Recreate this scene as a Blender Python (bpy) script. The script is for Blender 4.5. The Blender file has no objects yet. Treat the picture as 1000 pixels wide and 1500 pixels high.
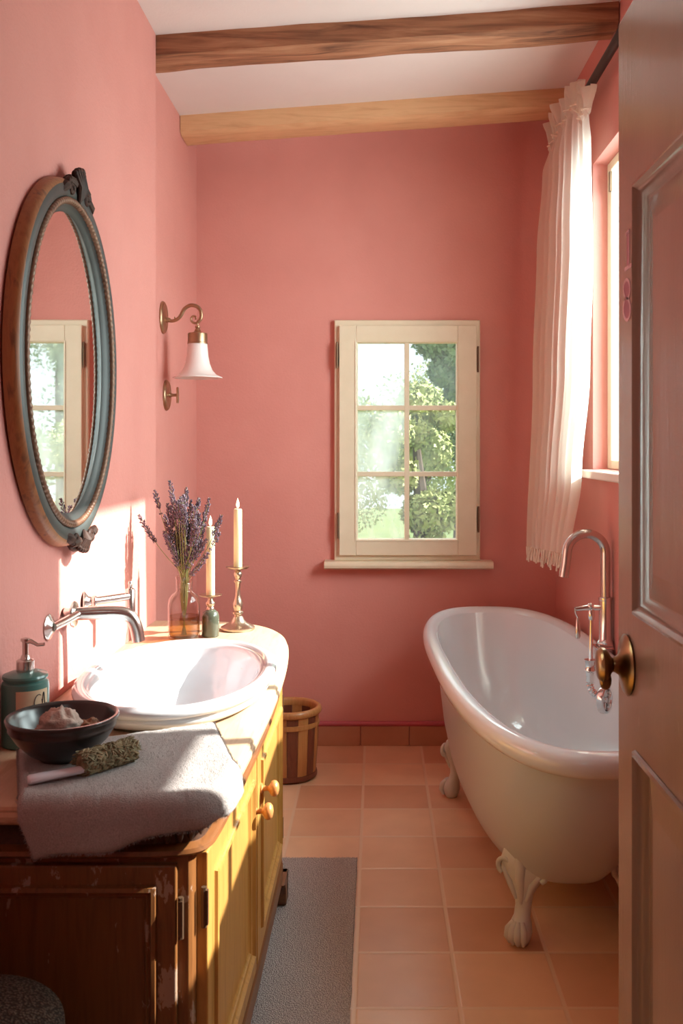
import bpy, math, random
from mathutils import Vector, Matrix, noise
random.seed(7)
C = bpy.context.scene
COL = C.collection
PI = math.pi

# ------------------------------------------------------------------ camera
cd = bpy.data.cameras.new('camera'); cam = bpy.data.objects.new('camera', cd); COL.objects.link(cam)
cam.location = (0, 0, 1.4)
cam.rotation_euler = (math.radians(90), math.radians(0.0), 0)
cd.sensor_fit = 'VERTICAL'; cd.sensor_height = 36; cd.sensor_width = 24
cd.lens = 36*1405/1500
cd.shift_x = -51/1500; cd.shift_y = -97/1500
cd.dof.use_dof = True; cd.dof.focus_distance = 2.9; cd.dof.aperture_fstop = 9.0
cd.clip_start = .02; cd.clip_end = 200
C.camera = cam
# ------------------------------------------------------------------ colour management
C.view_settings.view_transform = 'Standard'; C.view_settings.look = 'None'
C.view_settings.gamma = 1; C.view_settings.use_curve_mapping = False
C.view_settings.exposure = 0.0
C.cycles.use_denoising = True
C.cycles.max_bounces = 14; C.cycles.diffuse_bounces = 8; C.cycles.transparent_max_bounces = 16
C.cycles.caustics_reflective = False; C.cycles.caustics_refractive = False
C.cycles.sample_clamp_indirect = 6
# ------------------------------------------------------------------ light
SUN_DIR = Vector((-1, -.2, -.72)).normalized()
SUN_STR = 15.5
SKY_STR = 1.35
SKYC = (.84, 1.0, .97)
w = bpy.data.worlds.new('sky'); C.world = w; w.use_nodes = True
nt = w.node_tree; bg = nt.nodes['Background']
bg.inputs[0].default_value = (.82, .95, 1.0, 1); bg.inputs[1].default_value = SKY_STR
sd = bpy.data.lights.new('sun', 'SUN'); so = bpy.data.objects.new('sun', sd); COL.objects.link(so)
sd.energy = SUN_STR; sd.angle = math.radians(.8); sd.color = (1, .95, .86)
so.rotation_euler = SUN_DIR.to_track_quat('-Z', 'Y').to_euler(); so.location = (6, 3, 6)
def area(name, loc, direction, sx, sy, power, color=(1, 1, 1), portal=False):
    d = bpy.data.lights.new(name, 'AREA'); o = bpy.data.objects.new(name, d); COL.objects.link(o)
    d.shape = 'RECTANGLE'; d.size = sx; d.size_y = sy; d.energy = power; d.color = color
    o.location = loc; o.rotation_euler = Vector(direction).to_track_quat('-Z', 'Y').to_euler()
    d.cycles.is_portal = portal
    return o
area('sky_fill_side_window', (1.25, 3.15, 2.0), (-1, 0, -.1), 1.0, 1.2, 34, SKYC)  # added area lamp reinforcing the sky light through the side window
area('sky_fill_near_openings', (1.25, 2.2, 1.6), (-1, 0, -.1), .8, .5, 6, SKYC)  # added area lamp behind the two added low openings
area('curtain_glow_fill', (1.75, 2.1, 2.2), (-.62, 1, -.2), .8, 1.1, 52, SKYC)  # added lamp aimed through the window to brighten the curtain
area('sky_fill_back_window', (.15, 5.2, 2.3), (0, -1, -.75), 1.0, .7, 17, SKYC)  # added area lamp reinforcing the sky light through the back window
area('hall_fill_light', (-.1, -.7, 2.66), (0, 0, -1), .6, .6, 6.5, (.92, 1, .96))  # added fill lamp behind the camera, no known fitting there

# ------------------------------------------------------------------ materials
def newmat(name):
    m = bpy.data.materials.new(name); m.use_nodes = True
    return m, m.node_tree, m.node_tree.nodes['Principled BSDF']
def N(nt, t, **kw):
    n = nt.nodes.new(t)
    for k, v in kw.items(): setattr(n, k, v)
    return n
def coords(nt, scale=(1, 1, 1), rot=(0, 0, 0), gen='Object'):
    tc = N(nt, 'ShaderNodeTexCoord'); mp = N(nt, 'ShaderNodeMapping')
    mp.inputs['Scale'].default_value = scale; mp.inputs['Rotation'].default_value = rot
    nt.links.new(tc.outputs[gen], mp.inputs[0]); return mp.outputs[0]
def noisen(nt, vec, scale, detail=4, rough=.55, dist=0):
    n = N(nt, 'ShaderNodeTexNoise'); n.inputs['Scale'].default_value = scale
    n.inputs['Detail'].default_value = detail; n.inputs['Roughness'].default_value = rough
    n.inputs['Distortion'].default_value = dist
    nt.links.new(vec, n.inputs['Vector']); return n.outputs['Fac']
def ramp(nt, fac, stops, interp='LINEAR'):
    r = N(nt, 'ShaderNodeValToRGB'); r.color_ramp.interpolation = interp
    el = r.color_ramp.elements
    while len(el) > 1: el.remove(el[-1])
    el[0].position = stops[0][0]; el[0].color = (*stops[0][1], 1)
    for p, c in stops[1:]:
        e = el.new(p); e.color = (*c, 1)
    nt.links.new(fac, r.inputs[0]); return r.outputs[0]
def mixc(nt, fac, a, b, blend='MIX'):
    m = N(nt, 'ShaderNodeMix', data_type='RGBA', blend_type=blend)
    for i, v in ((0, fac), (6, a), (7, b)):
        if hasattr(v, 'is_linked') or hasattr(v, 'links'): nt.links.new(v, m.inputs[i])
        elif i == 0: m.inputs[0].default_value = v
        else: m.inputs[i].default_value = (*v, 1)
    return m.outputs[2]
def bump(nt, b, h, strength=.3, dist=.01):
    n = N(nt, 'ShaderNodeBump'); n.inputs['Strength'].default_value = strength; n.inputs['Distance'].default_value = dist
    nt.links.new(h, n.inputs['Height']); nt.links.new(n.outputs[0], b.inputs['Normal'])
def simple(name, col, rough=.5, metal=0, col2=None, ns=8, bs=0, bscale=60, bdist=.002, scale=(1, 1, 1), **kw):
    m, nt, b = newmat(name)
    b.inputs['Roughness'].default_value = rough; b.inputs['Metallic'].default_value = metal
    v = coords(nt, scale)
    if col2:
        nt.links.new(ramp(nt, noisen(nt, v, ns), [(.3, col), (.7, col2)]), b.inputs['Base Color'])
    else: b.inputs['Base Color'].default_value = (*col, 1)
    if bs: bump(nt, b, noisen(nt, v, bscale, 3), bs, bdist)
    for k, val in kw.items():
        b.inputs[k.replace('_', ' ')].default_value = val
    return m
def wood(name, c1, c2, c3=None, scale=(1, 1, 1), rough=.5, bs=.3, ns=6, chips=None, coat=0):
    """grain runs along the axis with the smallest scale"""
    m, nt, b = newmat(name)
    v = coords(nt, scale)
    f = noisen(nt, v, ns, 6, .6, .6)
    col = ramp(nt, f, [(.3, c1), (.52, c2), (.72, c3 or c1)])
    if chips:
        v2 = coords(nt, (chips[1]))
        g = noisen(nt, v2, chips[2], 5, .65, .2)
        mask = ramp(nt, g, [(chips[3], (0, 0, 0)), (chips[3]+.015, (1, 1, 1))])
        col = mixc(nt, mask, col, chips[0])
    nt.links.new(col, b.inputs['Base Color'])
    b.inputs['Roughness'].default_value = rough
    b.inputs['Coat Weight'].default_value = coat
    bump(nt, b, f, bs, .003)
    return m
def plaster(name, c1, c2, bs=.25, seams=False):
    m, nt, b = newmat(name); v = coords(nt)
    nt.links.new(ramp(nt, noisen(nt, v, 2.2, 5), [(.3, c1), (.7, c2)]), b.inputs['Base Color'])
    b.inputs['Roughness'].default_value = .75
    n1 = noisen(nt, v, 95, 4, .6); n2 = noisen(nt, v, 5, 3)
    a = N(nt, 'ShaderNodeMath', operation='MULTIPLY_ADD'); a.inputs[1].default_value = 3.0
    nt.links.new(n2, a.inputs[0]); nt.links.new(n1, a.inputs[2])
    bump(nt, b, a.outputs[0], bs, .004)
    return m
PINK = plaster('pink_plaster', (.62, .25, .215), (.68, .29, .25))
PINKR = plaster('pink_rough_plaster', (.62, .25, .215), (.68, .29, .25), .55)
CEIL = plaster('ceiling_plaster', (.72, .65, .62), (.78, .71, .68), .15)
TRIMPINK = simple('pink_trim', (.50, .10, .13), .5)
CREAM = simple('cream_paint', (.70, .62, .46), .45, col2=(.74, .66, .50), ns=14, bs=.15, bscale=90)
SILLW = simple('white_sill', (.82, .74, .66), .5)
BEAMD = wood('rough_dark_beam_wood', (.09, .032, .016), (.34, .15, .075), (.50, .27, .15), (.6, 9, 9), .8, 1.0, 3.2)
BEAML = wood('pale_beam_wood', (.56, .31, .155), (.70, .43, .23), (.60, .34, .17), (.8, 8, 8), .75, .4, 4)
VAN = wood('honey_brown_cabinet_wood', (.13, .048, .014), (.21, .085, .024), (.16, .06, .017), (12, 12, 1.2), .42, .25, 5,
           chips=((.36, .25, .18), (1, 1, .5), 24, .60), coat=.15)
VANF = wood('ochre_brown_door_wood', (.34, .165, .035), (.50, .265, .065), (.40, .20, .045), (12, 12, 1.0), .42, .2, 4, coat=.15)
VANH = wood('horizontal_cabinet_wood', (.12, .043, .014), (.21, .08, .023), (.16, .058, .017), (9, 1.0, 12), .4, .2, 5, coat=.15)
VANP = wood('cabinet_panel_wood', (.12, .042, .012), (.18, .07, .019), (.14, .05, .014), (12, 12, .8), .4, .15, 4,
            chips=((.30, .19, .13), (1, 1, .3), 26, .65), coat=.2)
DARKW = wood('dark_carved_wood', (.03, .014, .008), (.07, .03, .015), None, (8, 8, 8), .55, .3, 5)
TOPW = wood('pale_countertop_wood', (.46, .30, .18), (.57, .40, .26), (.51, .35, .22), (9, 1, 9), .45, .15, 5)
KNOBW = wood('turned_knob_wood', (.42, .17, .05), (.52, .23, .08), None, (6, 6, 6), .35, .1, 8, coat=.3)
PORC = simple('white_porcelain', (.66, .71, .75), .10, Coat_Weight=.6, Coat_Roughness=.04)
TUBIN = simple('white_enamel', (.72, .80, .84), .12, Coat_Weight=.5, Coat_Roughness=.05)
TUBOUT = simple('tub_outer_paint', (.55, .62, .67), .28, Coat_Weight=.25, Coat_Roughness=.2)
FOOTM = simple('cast_foot_paint', (.66, .68, .64), .4, col2=(.60, .62, .59), ns=12, bs=.2, bscale=40, bdist=.003)
CHROME = simple('brushed_nickel', (.62, .58, .55), .22, 1, bs=.05, bscale=120)
CHROME2 = simple('polished_chrome', (.78, .78, .78), .12, 1)
BRASS = simple('aged_brass', (.46, .30, .19), .38, 1, col2=(.38, .23, .14), ns=20, bs=.1, bscale=70)
PEWTER = simple('antique_silver_brass', (.62, .52, .42), .28, 1, col2=(.50, .40, .30), ns=16)
KNOBB = simple('dark_door_brass', (.32, .20, .09), .28, 1, col2=(.20, .11, .05), ns=10)
IRON = simple('dark_iron', (.045, .032, .030), .5, .5, bs=.3, bscale=40)
HINGE = simple('bronze_hinge', (.16, .10, .06), .5, .7)
OPAL = simple('opal_glass', (.88, .84, .82), .3, Subsurface_Weight=.3, Subsurface_Radius=(.05, .05, .05), Coat_Weight=.3)
WAX = simple('candle_wax', (.88, .80, .50), .45, Subsurface_Weight=.5, Subsurface_Radius=(.03, .02, .01))
WICK = simple('wick_black', (.03, .02, .02), .9)
MBLUE = simple('blue_grey_frame_paint', (.030, .038, .038), .45, col2=(.058, .070, .066), ns=5, bs=.1, bscale=50)
MWOOD = wood('mirror_side_wood', (.22, .075, .022), (.32, .125, .04), (.12, .045, .02), (9, 9, 1.5), .45, .3, 5)
ROPE = simple('bronze_rope_moulding', (.15, .075, .045), .45, .3, col2=(.24, .13, .08), ns=40)
CARVE = simple('dark_carving', (.022, .010, .008), .6, 0, col2=(.07, .035, .025), ns=40, bs=.4, bscale=70, Specular_IOR_Level=.25)
MIRROR = simple('mirror_glass', (.86, .86, .84), .015, 1)
TEAL = simple('teal_glaze', (.055, .17, .15), .32, col2=(.07, .20, .175), ns=8, Coat_Weight=.3)
LABELM = simple('cream_label', (.66, .50, .33), .7)
INK = simple('label_ink', (.06, .06, .07), .6)
BOWLM = simple('dark_stoneware', (.016, .012, .012), .28, col2=(.026, .018, .017), ns=10, bs=.12, bscale=30, Coat_Weight=.4, Coat_Roughness=.25)
STONE = simple('pumice', (.60, .47, .40), .9, col2=(.42, .32, .27), ns=25, bs=.9, bscale=60, bdist=.006)
STONE2 = simple('brown_pumice', (.36, .18, .10), .9, col2=(.22, .11, .07), ns=25, bs=.9, bscale=60, bdist=.006)
HANDLE = simple('white_handle', (.72, .75, .82), .3)
GREENB = simple('dark_green_ceramic', (.06, .075, .055), .22, col2=(.085, .10, .07), ns=8, Coat_Weight=.5)
FOL = simple('dried_leaf', (.11, .085, .04), .85, col2=(.34, .28, .16), ns=45)
LAV1 = simple('lavender_flower', (.075, .050, .070), .9, col2=(.24, .18, .23), ns=90)
STEM = simple('lavender_stem', (.17, .22, .07), .7, col2=(.32, .32, .13), ns=30)
FRINGE = simple('fringe_thread', (.78, .68, .56), .9)

def glassmat(name, tint=(1, 1, 1), gloss=.10, haze=0, hazecol=(.9, .95, 1), rough=.02):
    m = bpy.data.materials.new(name); m.use_nodes = True; nt = m.node_tree; nt.nodes.clear()
    out = N(nt, 'ShaderNodeOutputMaterial')
    tr = N(nt, 'ShaderNodeBsdfTransparent'); tr.inputs[0].default_value = (*tint, 1)
    gl = N(nt, 'ShaderNodeBsdfGlossy'); gl.inputs['Roughness'].default_value = rough
    fr = N(nt, 'ShaderNodeFresnel'); fr.inputs[0].default_value = 1.45
    mx = N(nt, 'ShaderNodeMixShader')
    mu = N(nt, 'ShaderNodeMath', operation='MULTIPLY'); mu.inputs[1].default_value = gloss*10
    mu.use_clamp = True
    ge = N(nt, 'ShaderNodeNewGeometry'); ib = N(nt, 'ShaderNodeMath', operation='SUBTRACT'); ib.inputs[0].default_value = 1; nt.links.new(ge.outputs['Backfacing'], ib.inputs[1])
    m0 = N(nt, 'ShaderNodeMath', operation='MULTIPLY'); nt.links.new(fr.outputs[0], m0.inputs[0]); nt.links.new(ib.outputs[0], m0.inputs[1])
    nt.links.new(m0.outputs[0], mu.inputs[0]); nt.links.new(mu.outputs[0], mx.inputs[0])
    nt.links.new(tr.outputs[0], mx.inputs[1]); nt.links.new(gl.outputs[0], mx.inputs[2])
    last = mx.outputs[0]
    if haze:
        tl = N(nt, 'ShaderNodeBsdfTranslucent'); tl.inputs[0].default_value = (*hazecol, 1)
        v = coords(nt, (2.2, 2.2, .9)); f = noisen(nt, v, 3.2, 4, .5, .3)
        r = ramp(nt, f, [(.35, (haze*.35,)*3), (.68, (haze*1.5,)*3)])
        m2 = N(nt, 'ShaderNodeMixShader')
        nt.links.new(r, m2.inputs[0]); nt.links.new(last, m2.inputs[1]); nt.links.new(tl.outputs[0], m2.inputs[2]); last = m2.outputs[0]
    nt.links.new(last, out.inputs[0]); return m
PANE = glassmat('window_glass', (1, 1, 1), .06, haze=.10)
PANEH = glassmat('glare_haze_window_glass', (1, 1, 1), .06, haze=.42)  # strong translucent haze puts white glare into the left panes
PANE2 = glassmat('clear_window_glass', (1, 1, 1), .06)
BOTGL = glassmat('bottle_glass', (.93, .90, .89), .16)
LIQ = glassmat('amber_water', (.70, .50, .22), .10)
def emis(name, col, s):
    m, nt, b = newmat(name); b.inputs['Base Color'].default_value = (*col, 1)
    b.inputs['Emission Color'].default_value = (*col, 1); b.inputs['Emission Strength'].default_value = s; return m
FLAME = emis('candle_flame', (1, .82, .52), 3.2)

def sheer():
    m = bpy.data.materials.new('sheer_linen'); m.use_nodes = True; nt = m.node_tree; nt.nodes.clear()
    out = N(nt, 'ShaderNodeOutputMaterial')
    di = N(nt, 'ShaderNodeBsdfDiffuse'); di.inputs[0].default_value = (.88, .88, .78, 1)
    tl = N(nt, 'ShaderNodeBsdfTranslucent'); tl.inputs[0].default_value = (.98, .97, .88, 1)
    tr = N(nt, 'ShaderNodeBsdfTransparent')
    a = N(nt, 'ShaderNodeMixShader'); a.inputs[0].default_value = .68
    b = N(nt, 'ShaderNodeMixShader'); b.inputs[0].default_value = .09
    nt.links.new(di.outputs[0], a.inputs[1]); nt.links.new(tl.outputs[0], a.inputs[2])
    nt.links.new(a.outputs[0], b.inputs[1]); nt.links.new(tr.outputs[0], b.inputs[2]); nt.links.new(b.outputs[0], out.inputs[0])
    return m
SHEER = sheer()

def tilemat():
    m, nt, b = newmat('terracotta_floor_tiles')
    T = .262
    tc = N(nt, 'ShaderNodeTexCoord'); mp = N(nt, 'ShaderNodeMapping')
    mp.inputs['Location'].default_value = (.054/T, -4.484/T, .5); mp.inputs['Scale'].default_value = (1/T, 1/T, 1)
    nt.links.new(tc.outputs['Object'], mp.inputs[0])
    fl = N(nt, 'ShaderNodeVectorMath', operation='FLOOR'); nt.links.new(mp.outputs[0], fl.inputs[0])
    wn = N(nt, 'ShaderNodeTexWhiteNoise', noise_dimensions='3D'); nt.links.new(fl.outputs[0], wn.inputs['Vector'])
    base = ramp(nt, wn.outputs['Value'], [(0, (.68, .38, .22)), (.35, (.88, .60, .38)), (.65, (.76, .46, .28)), (1, (.93, .68, .44))])
    v = coords(nt)
    mott = ramp(nt, noisen(nt, v, 6, 3, .5), [(.25, (.88, .85, .83)), (.75, (1, 1, 1))])
    base = mixc(nt, 1.0, base, mott, 'MULTIPLY')
    fr = N(nt, 'ShaderNodeVectorMath', operation='FRACTION'); nt.links.new(mp.outputs[0], fr.inputs[0])
    sx = N(nt, 'ShaderNodeSeparateXYZ'); nt.links.new(fr.outputs[0], sx.inputs[0])
    ds = []
    for k in (0, 1):
        s = N(nt, 'ShaderNodeMath', operation='SUBTRACT'); s.inputs[1].default_value = .5; nt.links.new(sx.outputs[k], s.inputs[0])
        a = N(nt, 'ShaderNodeMath', operation='ABSOLUTE'); nt.links.new(s.outputs[0], a.inputs[0]); ds.append(a.outputs[0])
    mxn = N(nt, 'ShaderNodeMath', operation='MAXIMUM'); nt.links.new(ds[0], mxn.inputs[0]); nt.links.new(ds[1], mxn.inputs[1])
    g = ramp(nt, mxn.outputs[0], [(.472, (0, 0, 0)), (.486, (1, 1, 1))])
    base = mixc(nt, g, base, (.80, .60, .42))
    nt.links.new(base, b.inputs['Base Color'])
    rr = ramp(nt, noisen(nt, v, 5, 2), [(.2, (.30,)*3), (.8, (.40,)*3)]); nt.links.new(rr, b.inputs['Roughness'])
    inv = N(nt, 'ShaderNodeMath', operation='MULTIPLY_ADD'); inv.inputs[1].default_value = -1.0
    nt.links.new(g, inv.inputs[0]); nt.links.new(noisen(nt, v, 9, 2), inv.inputs[2])
    bump(nt, b, inv.outputs[0], .25, .003)
    return m
TILE = tilemat()
BTILE = simple('terracotta_skirting', (.46, .21, .12), .45, col2=(.54, .27, .16), ns=5, bs=.2, bscale=40)

def terry(name, c1, c2):
    m, nt, b = newmat(name); v = coords(nt)
    f = noisen(nt, v, 420, 3, .7)
    nt.links.new(ramp(nt, f, [(.3, c1), (.7, c2)]), b.inputs['Base Color'])
    b.inputs['Roughness'].default_value = .95; b.inputs['Sheen Weight'].default_value = .5
    bump(nt, b, f, .9, .006); return m
TOWEL = terry('grey_terry', (.34, .31, .295), (.60, .56, .54))
def weave(name, c1, c2, s=120):
    m, nt, b = newmat(name); v = coords(nt)
    vo = N(nt, 'ShaderNodeTexVoronoi'); vo.inputs['Scale'].default_value = s; nt.links.new(v, vo.inputs['Vector'])
    nt.links.new(ramp(nt, vo.outputs['Distance'], [(.1, c2), (.6, c1)]), b.inputs['Base Color'])
    b.inputs['Roughness'].default_value = .95
    inv = N(nt, 'ShaderNodeMath', operation='MULTIPLY'); inv.inputs[1].default_value = -1; nt.links.new(vo.outputs['Distance'], inv.inputs[0])
    bump(nt, b, inv.outputs[0], .9, .006); return m
RUG = weave('grey_woven_cotton', (.42, .37, .35), (.74, .67, .63), 230)
BASKET = weave('dark_seagrass', (.05, .04, .03), (.22, .18, .13), 230)

def doorpaint():
    m, nt, b = newmat('brown_gloss_door_paint'); v = coords(nt, (14, 14, 1.2))
    f = noisen(nt, v, 6, 5, .6)
    nt.links.new(ramp(nt, noisen(nt, coords(nt, (1, 1, .6)), 3, 3), [(.3, (.29, .205, .145)), (.7, (.35, .255, .19))]), b.inputs['Base Color'])
    b.inputs['Roughness'].default_value = .25; b.inputs['Coat Weight'].default_value = .4; b.inputs['Coat Roughness'].default_value = .12
    bump(nt, b, f, .28, .003); return m
DOORP = doorpaint()
MAUVE = simple('mauve_number_paint', (.46, .16, .22), .5)
MAUVEL = simple('pale_mauve_outline', (.92, .62, .68), .5)

# ------------------------------------------------------------------ mesh builder
class MB:
    def __init__(s): s.v = []; s.f = []; s.mi = []; s.cur = 0
    def add(s, vs, fs):
        o = len(s.v); s.v += [Vector(p) for p in vs]; s.f += [tuple(i+o for i in f) for f in fs]; s.mi += [s.cur]*len(fs)
        return s
    def box(s, a, b):
        x0, y0, z0 = [min(p, q) for p, q in zip(a, b)]; x1, y1, z1 = [max(p, q) for p, q in zip(a, b)]
        return s.add([(x0,y0,z0),(x1,y0,z0),(x1,y1,z0),(x0,y1,z0),(x0,y0,z1),(x1,y0,z1),(x1,y1,z1),(x0,y1,z1)],
              [(0,3,2,1),(4,5,6,7),(0,1,5,4),(1,2,6,5),(2,3,7,6),(3,0,4,7)])
    def loft(s, rings, closed=True, cap0=True, cap1=True, loop=False):
        n = len(rings[0]); o = len(s.v)
        for r in rings: s.v += [Vector(p) for p in r]
        R = len(rings)
        for i in range(R if loop else R-1):
            for j in range(n if closed else n-1):
                a = o+i*n+j; b = o+i*n+(j+1) % n; i2 = (i+1) % R
                s.f.append((a, b, o+i2*n+(j+1) % n, o+i2*n+j)); s.mi.append(s.cur)
        if cap0 and not loop: s.f.append(tuple(o+j for j in reversed(range(n)))); s.mi.append(s.cur)
        if cap1 and not loop: s.f.append(tuple(o+(R-1)*n+j for j in range(n))); s.mi.append(s.cur)
        return s
    def lathe(s, prof, c=(0, 0, 0), axis=(0, 0, 1), n=32, cap0=True, cap1=True):
        q = Vector((0, 0, 1)).rotation_difference(Vector(axis).normalized()); c = Vector(c)
        rings = [[c+q @ Vector((max(r, 1e-5)*math.cos(2*PI*k/n), max(r, 1e-5)*math.sin(2*PI*k/n), z)) for k in range(n)] for r, z in prof]
        return s.loft(rings, cap0=cap0, cap1=cap1)
    def tube(s, pts, r, n=10, caps=True, loop=False):
        pts = [Vector(p) for p in pts]; R = r if hasattr(r, '__len__') else [r]*len(pts)
        rings = []; up = None; L = len(pts)
        for i, p in enumerate(pts):
            a = pts[(i-1) % L] if (i > 0 or loop) else p; b = pts[(i+1) % L] if (i < L-1 or loop) else p
            t = (b-a).normalized()
            if up is None:
                up = t.orthogonal().normalized()
            up = (up-t*up.dot(t)).normalized(); sd_ = t.cross(up)
            rings.append([p+(up*math.cos(2*PI*k/n)+sd_*math.sin(2*PI*k/n))*R[i] for k in range(n)])
        return s.loft(rings, cap0=caps, cap1=caps, loop=loop)
    def ball(s, c, r, n=12, m=8, rot=None):
        r = r if hasattr(r, '__len__') else (r, r, r); c = Vector(c)
        rings = []
        for i in range(m+1):
            th = PI*i/m; rr = max(math.sin(th), 1e-3)
            ring = []
            for k in range(n):
                p = Vector((r[0]*rr*math.cos(2*PI*k/n), r[1]*rr*math.sin(2*PI*k/n), -r[2]*math.cos(th)))
                if rot is not None: p = rot @ p
                ring.append(c+p)
            rings.append(ring)
        return s.loft(rings)
    def rects(s, fr, levels, cap=True):
        """mitred mouldings: levels = [(u0,u1,z0,z1,w)], fr maps (u,w,z) to world"""
        rings = [[fr(u0, w_, z0), fr(u1, w_, z0), fr(u1, w_, z1), fr(u0, w_, z1)] for u0, u1, z0, z1, w_ in levels]
        return s.loft(rings, cap0=False, cap1=cap)
    def build(s, name, mat, parent=None, smooth=False, bevel=0, subsurf=0, origin=None, ang=40, tag_=None):
        me = bpy.data.meshes.new(name)
        org = Vector(origin) if origin is not None else (wloc(parent) if parent else Vector((0, 0, 0)))
        me.from_pydata([p-org for p in s.v], [], s.f)
        me.validate(); 
        import bmesh
        bm = bmesh.new(); bm.from_mesh(me); bmesh.ops.recalc_face_normals(bm, faces=bm.faces); bm.to_mesh(me); bm.free()
        mats = mat if isinstance(mat, (list, tuple)) else [mat]
        for m in mats: me.materials.append(m)
        if len(mats) > 1 and len(me.polygons) == len(s.mi):
            for p, i in zip(me.polygons, s.mi): p.material_index = i
        o = bpy.data.objects.new(name, me); COL.objects.link(o)
        if parent: o.parent = parent
        else: o.location = org
        if smooth:
            for p in me.polygons: p.use_smooth = True
            if ang < 180:
                me.set_sharp_from_angle(angle=math.radians(ang))
        if bevel:
            b = o.modifiers.new('bevel', 'BEVEL'); b.width = bevel; b.segments = 2; b.limit_method = 'ANGLE'
            b.harden_normals = False
        if subsurf:
            q = o.modifiers.new('sub', 'SUBSURF'); q.levels = subsurf; q.render_levels = subsurf
        return o
def wloc(o):
    v = Vector((0, 0, 0))
    while o: v += Vector(o.location); o = o.parent
    return v
def thing(name, label, cat, loc=(0, 0, 0), group=None):
    o = bpy.data.objects.new(name, None); COL.objects.link(o); o.location = loc; o.empty_display_size = .05
    return tag(o, label, cat, group)
def tag(o, label, cat, group=None):
    o['label'] = label; o['category'] = cat
    if group: o['group'] = group
    return o
def struct(o, label=None):
    o['kind'] = 'structure'
    if label: o['label'] = label
    return o
def smoothpoly(pts, it=3, closed=False):
    for _ in range(it):
        out = []
        n = len(pts)
        rng = range(n) if closed else range(n-1)
        if not closed: out.append(pts[0])
        for i in rng:
            a = pts[i]; b = pts[(i+1) % n]
            out.append(tuple(.75*x+.25*y for x, y in zip(a, b))); out.append(tuple(.25*x+.75*y for x, y in zip(a, b)))
        if not closed: out.append(pts[-1])
        pts = out
    return pts
def arc(c, r, a0, a1, n, plane='XZ'):
    out = []
    for i in range(n+1):
        a = math.radians(a0+(a1-a0)*i/n); u, v_ = r*math.cos(a), r*math.sin(a)
        out.append((c[0]+u, c[1], c[2]+v_) if plane == 'XZ' else ((c[0]+u, c[1]+v_, c[2]) if plane == 'XY' else (c[0], c[1]+u, c[2]+v_)))
    return out

# ------------------------------------------------------------------ ROOM SHELL
YB = 4.484; XL = -.76; XL2 = -.84; XR = .84; YC = 3.306
def merge_cells(mb):
    key = lambda v: (round(v.x, 5), round(v.y, 5), round(v.z, 5))
    ids = {}; nv = []; mp = []
    for v in mb.v:
        k = key(v)
        if k not in ids: ids[k] = len(nv); nv.append(v)
        mp.append(ids[k])
    cnt = {}; fs = [tuple(mp[i] for i in f) for f in mb.f]
    for f in fs: cnt[frozenset(f)] = cnt.get(frozenset(f), 0)+1
    mb.v = nv; mb.f = [f for f in fs if cnt[frozenset(f)] == 1]; mb.mi = [0]*len(mb.f)
def wall_cells(mb, us, zs, holes, mk):
    for i in range(len(us)-1):
        for j in range(len(zs)-1):
            u0, u1, z0, z1 = us[i], us[i+1], zs[j], zs[j+1]; uc, zc = (u0+u1)/2, (z0+z1)/2
            if any(h[0] < uc < h[1] and h[2] < zc < h[3] for h in holes): continue
            mb.box(*mk(u0, u1, z0, z1))
    merge_cells(mb)
# back wall with window hole
W1 = (-.165, .455, .905, 1.955)
mb = MB(); wall_cells(mb, [-1.12, W1[0], W1[1], 1.0], [-.12, W1[2], W1[3], 3.35], [W1], lambda a, b, c, d: ((a, YB, c), (b, YB+.22, d)))
struct(mb.build('wall_back', PINK))
# left wall with the step
mb = MB(); mb.box((-1.12, -1.62, -.12), (XL, YC, 3.35)); mb.box((-1.12, YC, -.12), (XL2, YB, 3.35))
struct(mb.build('wall_left', PINKR))
# right wall, its window hole and two added sun openings
W2 = (2.62, 3.72, 1.31, 2.49); W3 = (1.72, 2.19, 1.31, 1.80); W4 = (2.19, 2.62, 1.31, 1.94)
mb = MB(); wall_cells(mb, [-1.62, W3[0], W3[1], W4[1], W2[1], YB], [-.12, 1.31, W3[3], W4[3], 2.49, 3.35], [W2, W3, W4],
                      lambda a, b, c, d: ((XR, a, c), (1.0, b, d)))
struct(mb.build('wall_right', PINK))
# front wall (with the doorway the camera looks through) and the hall end
mb = MB(); mb.box((.50, .86, 0), (XR, .97, 3.0)); mb.box((XL, .86, 0), (-.44, .97, 3.0)); mb.box((-.44, .86, 2.24), (.50, .97, 3.0))
struct(mb.build('wall_front', PINK))
mb = MB(); mb.box((-1.12, -1.8, -.12), (1.0, -1.62, 3.35)); struct(mb.build('wall_hall', PINK))
mb = MB(); mb.box((-1.12, -1.62, -.12), (1.0, YB+.0, 0)); struct(mb.build('floor', TILE))
# sloping ceiling
def zc(x): return 2.812+.072*(x+.84)
mb = MB(); P = [(x, y, zc(x)+dz) for dz in (0, .2) for x, y in ((-.86, -1.62), (.86, -1.62), (.86, YB+.01), (-.86, YB+.01))]
mb.add(P, [(0, 3, 2, 1), (4, 5, 6, 7), (0, 1, 5, 4), (1, 2, 6, 5), (2, 3, 7, 6), (3, 0, 4, 7)])
struct(mb.build('ceiling', CEIL))
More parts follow.
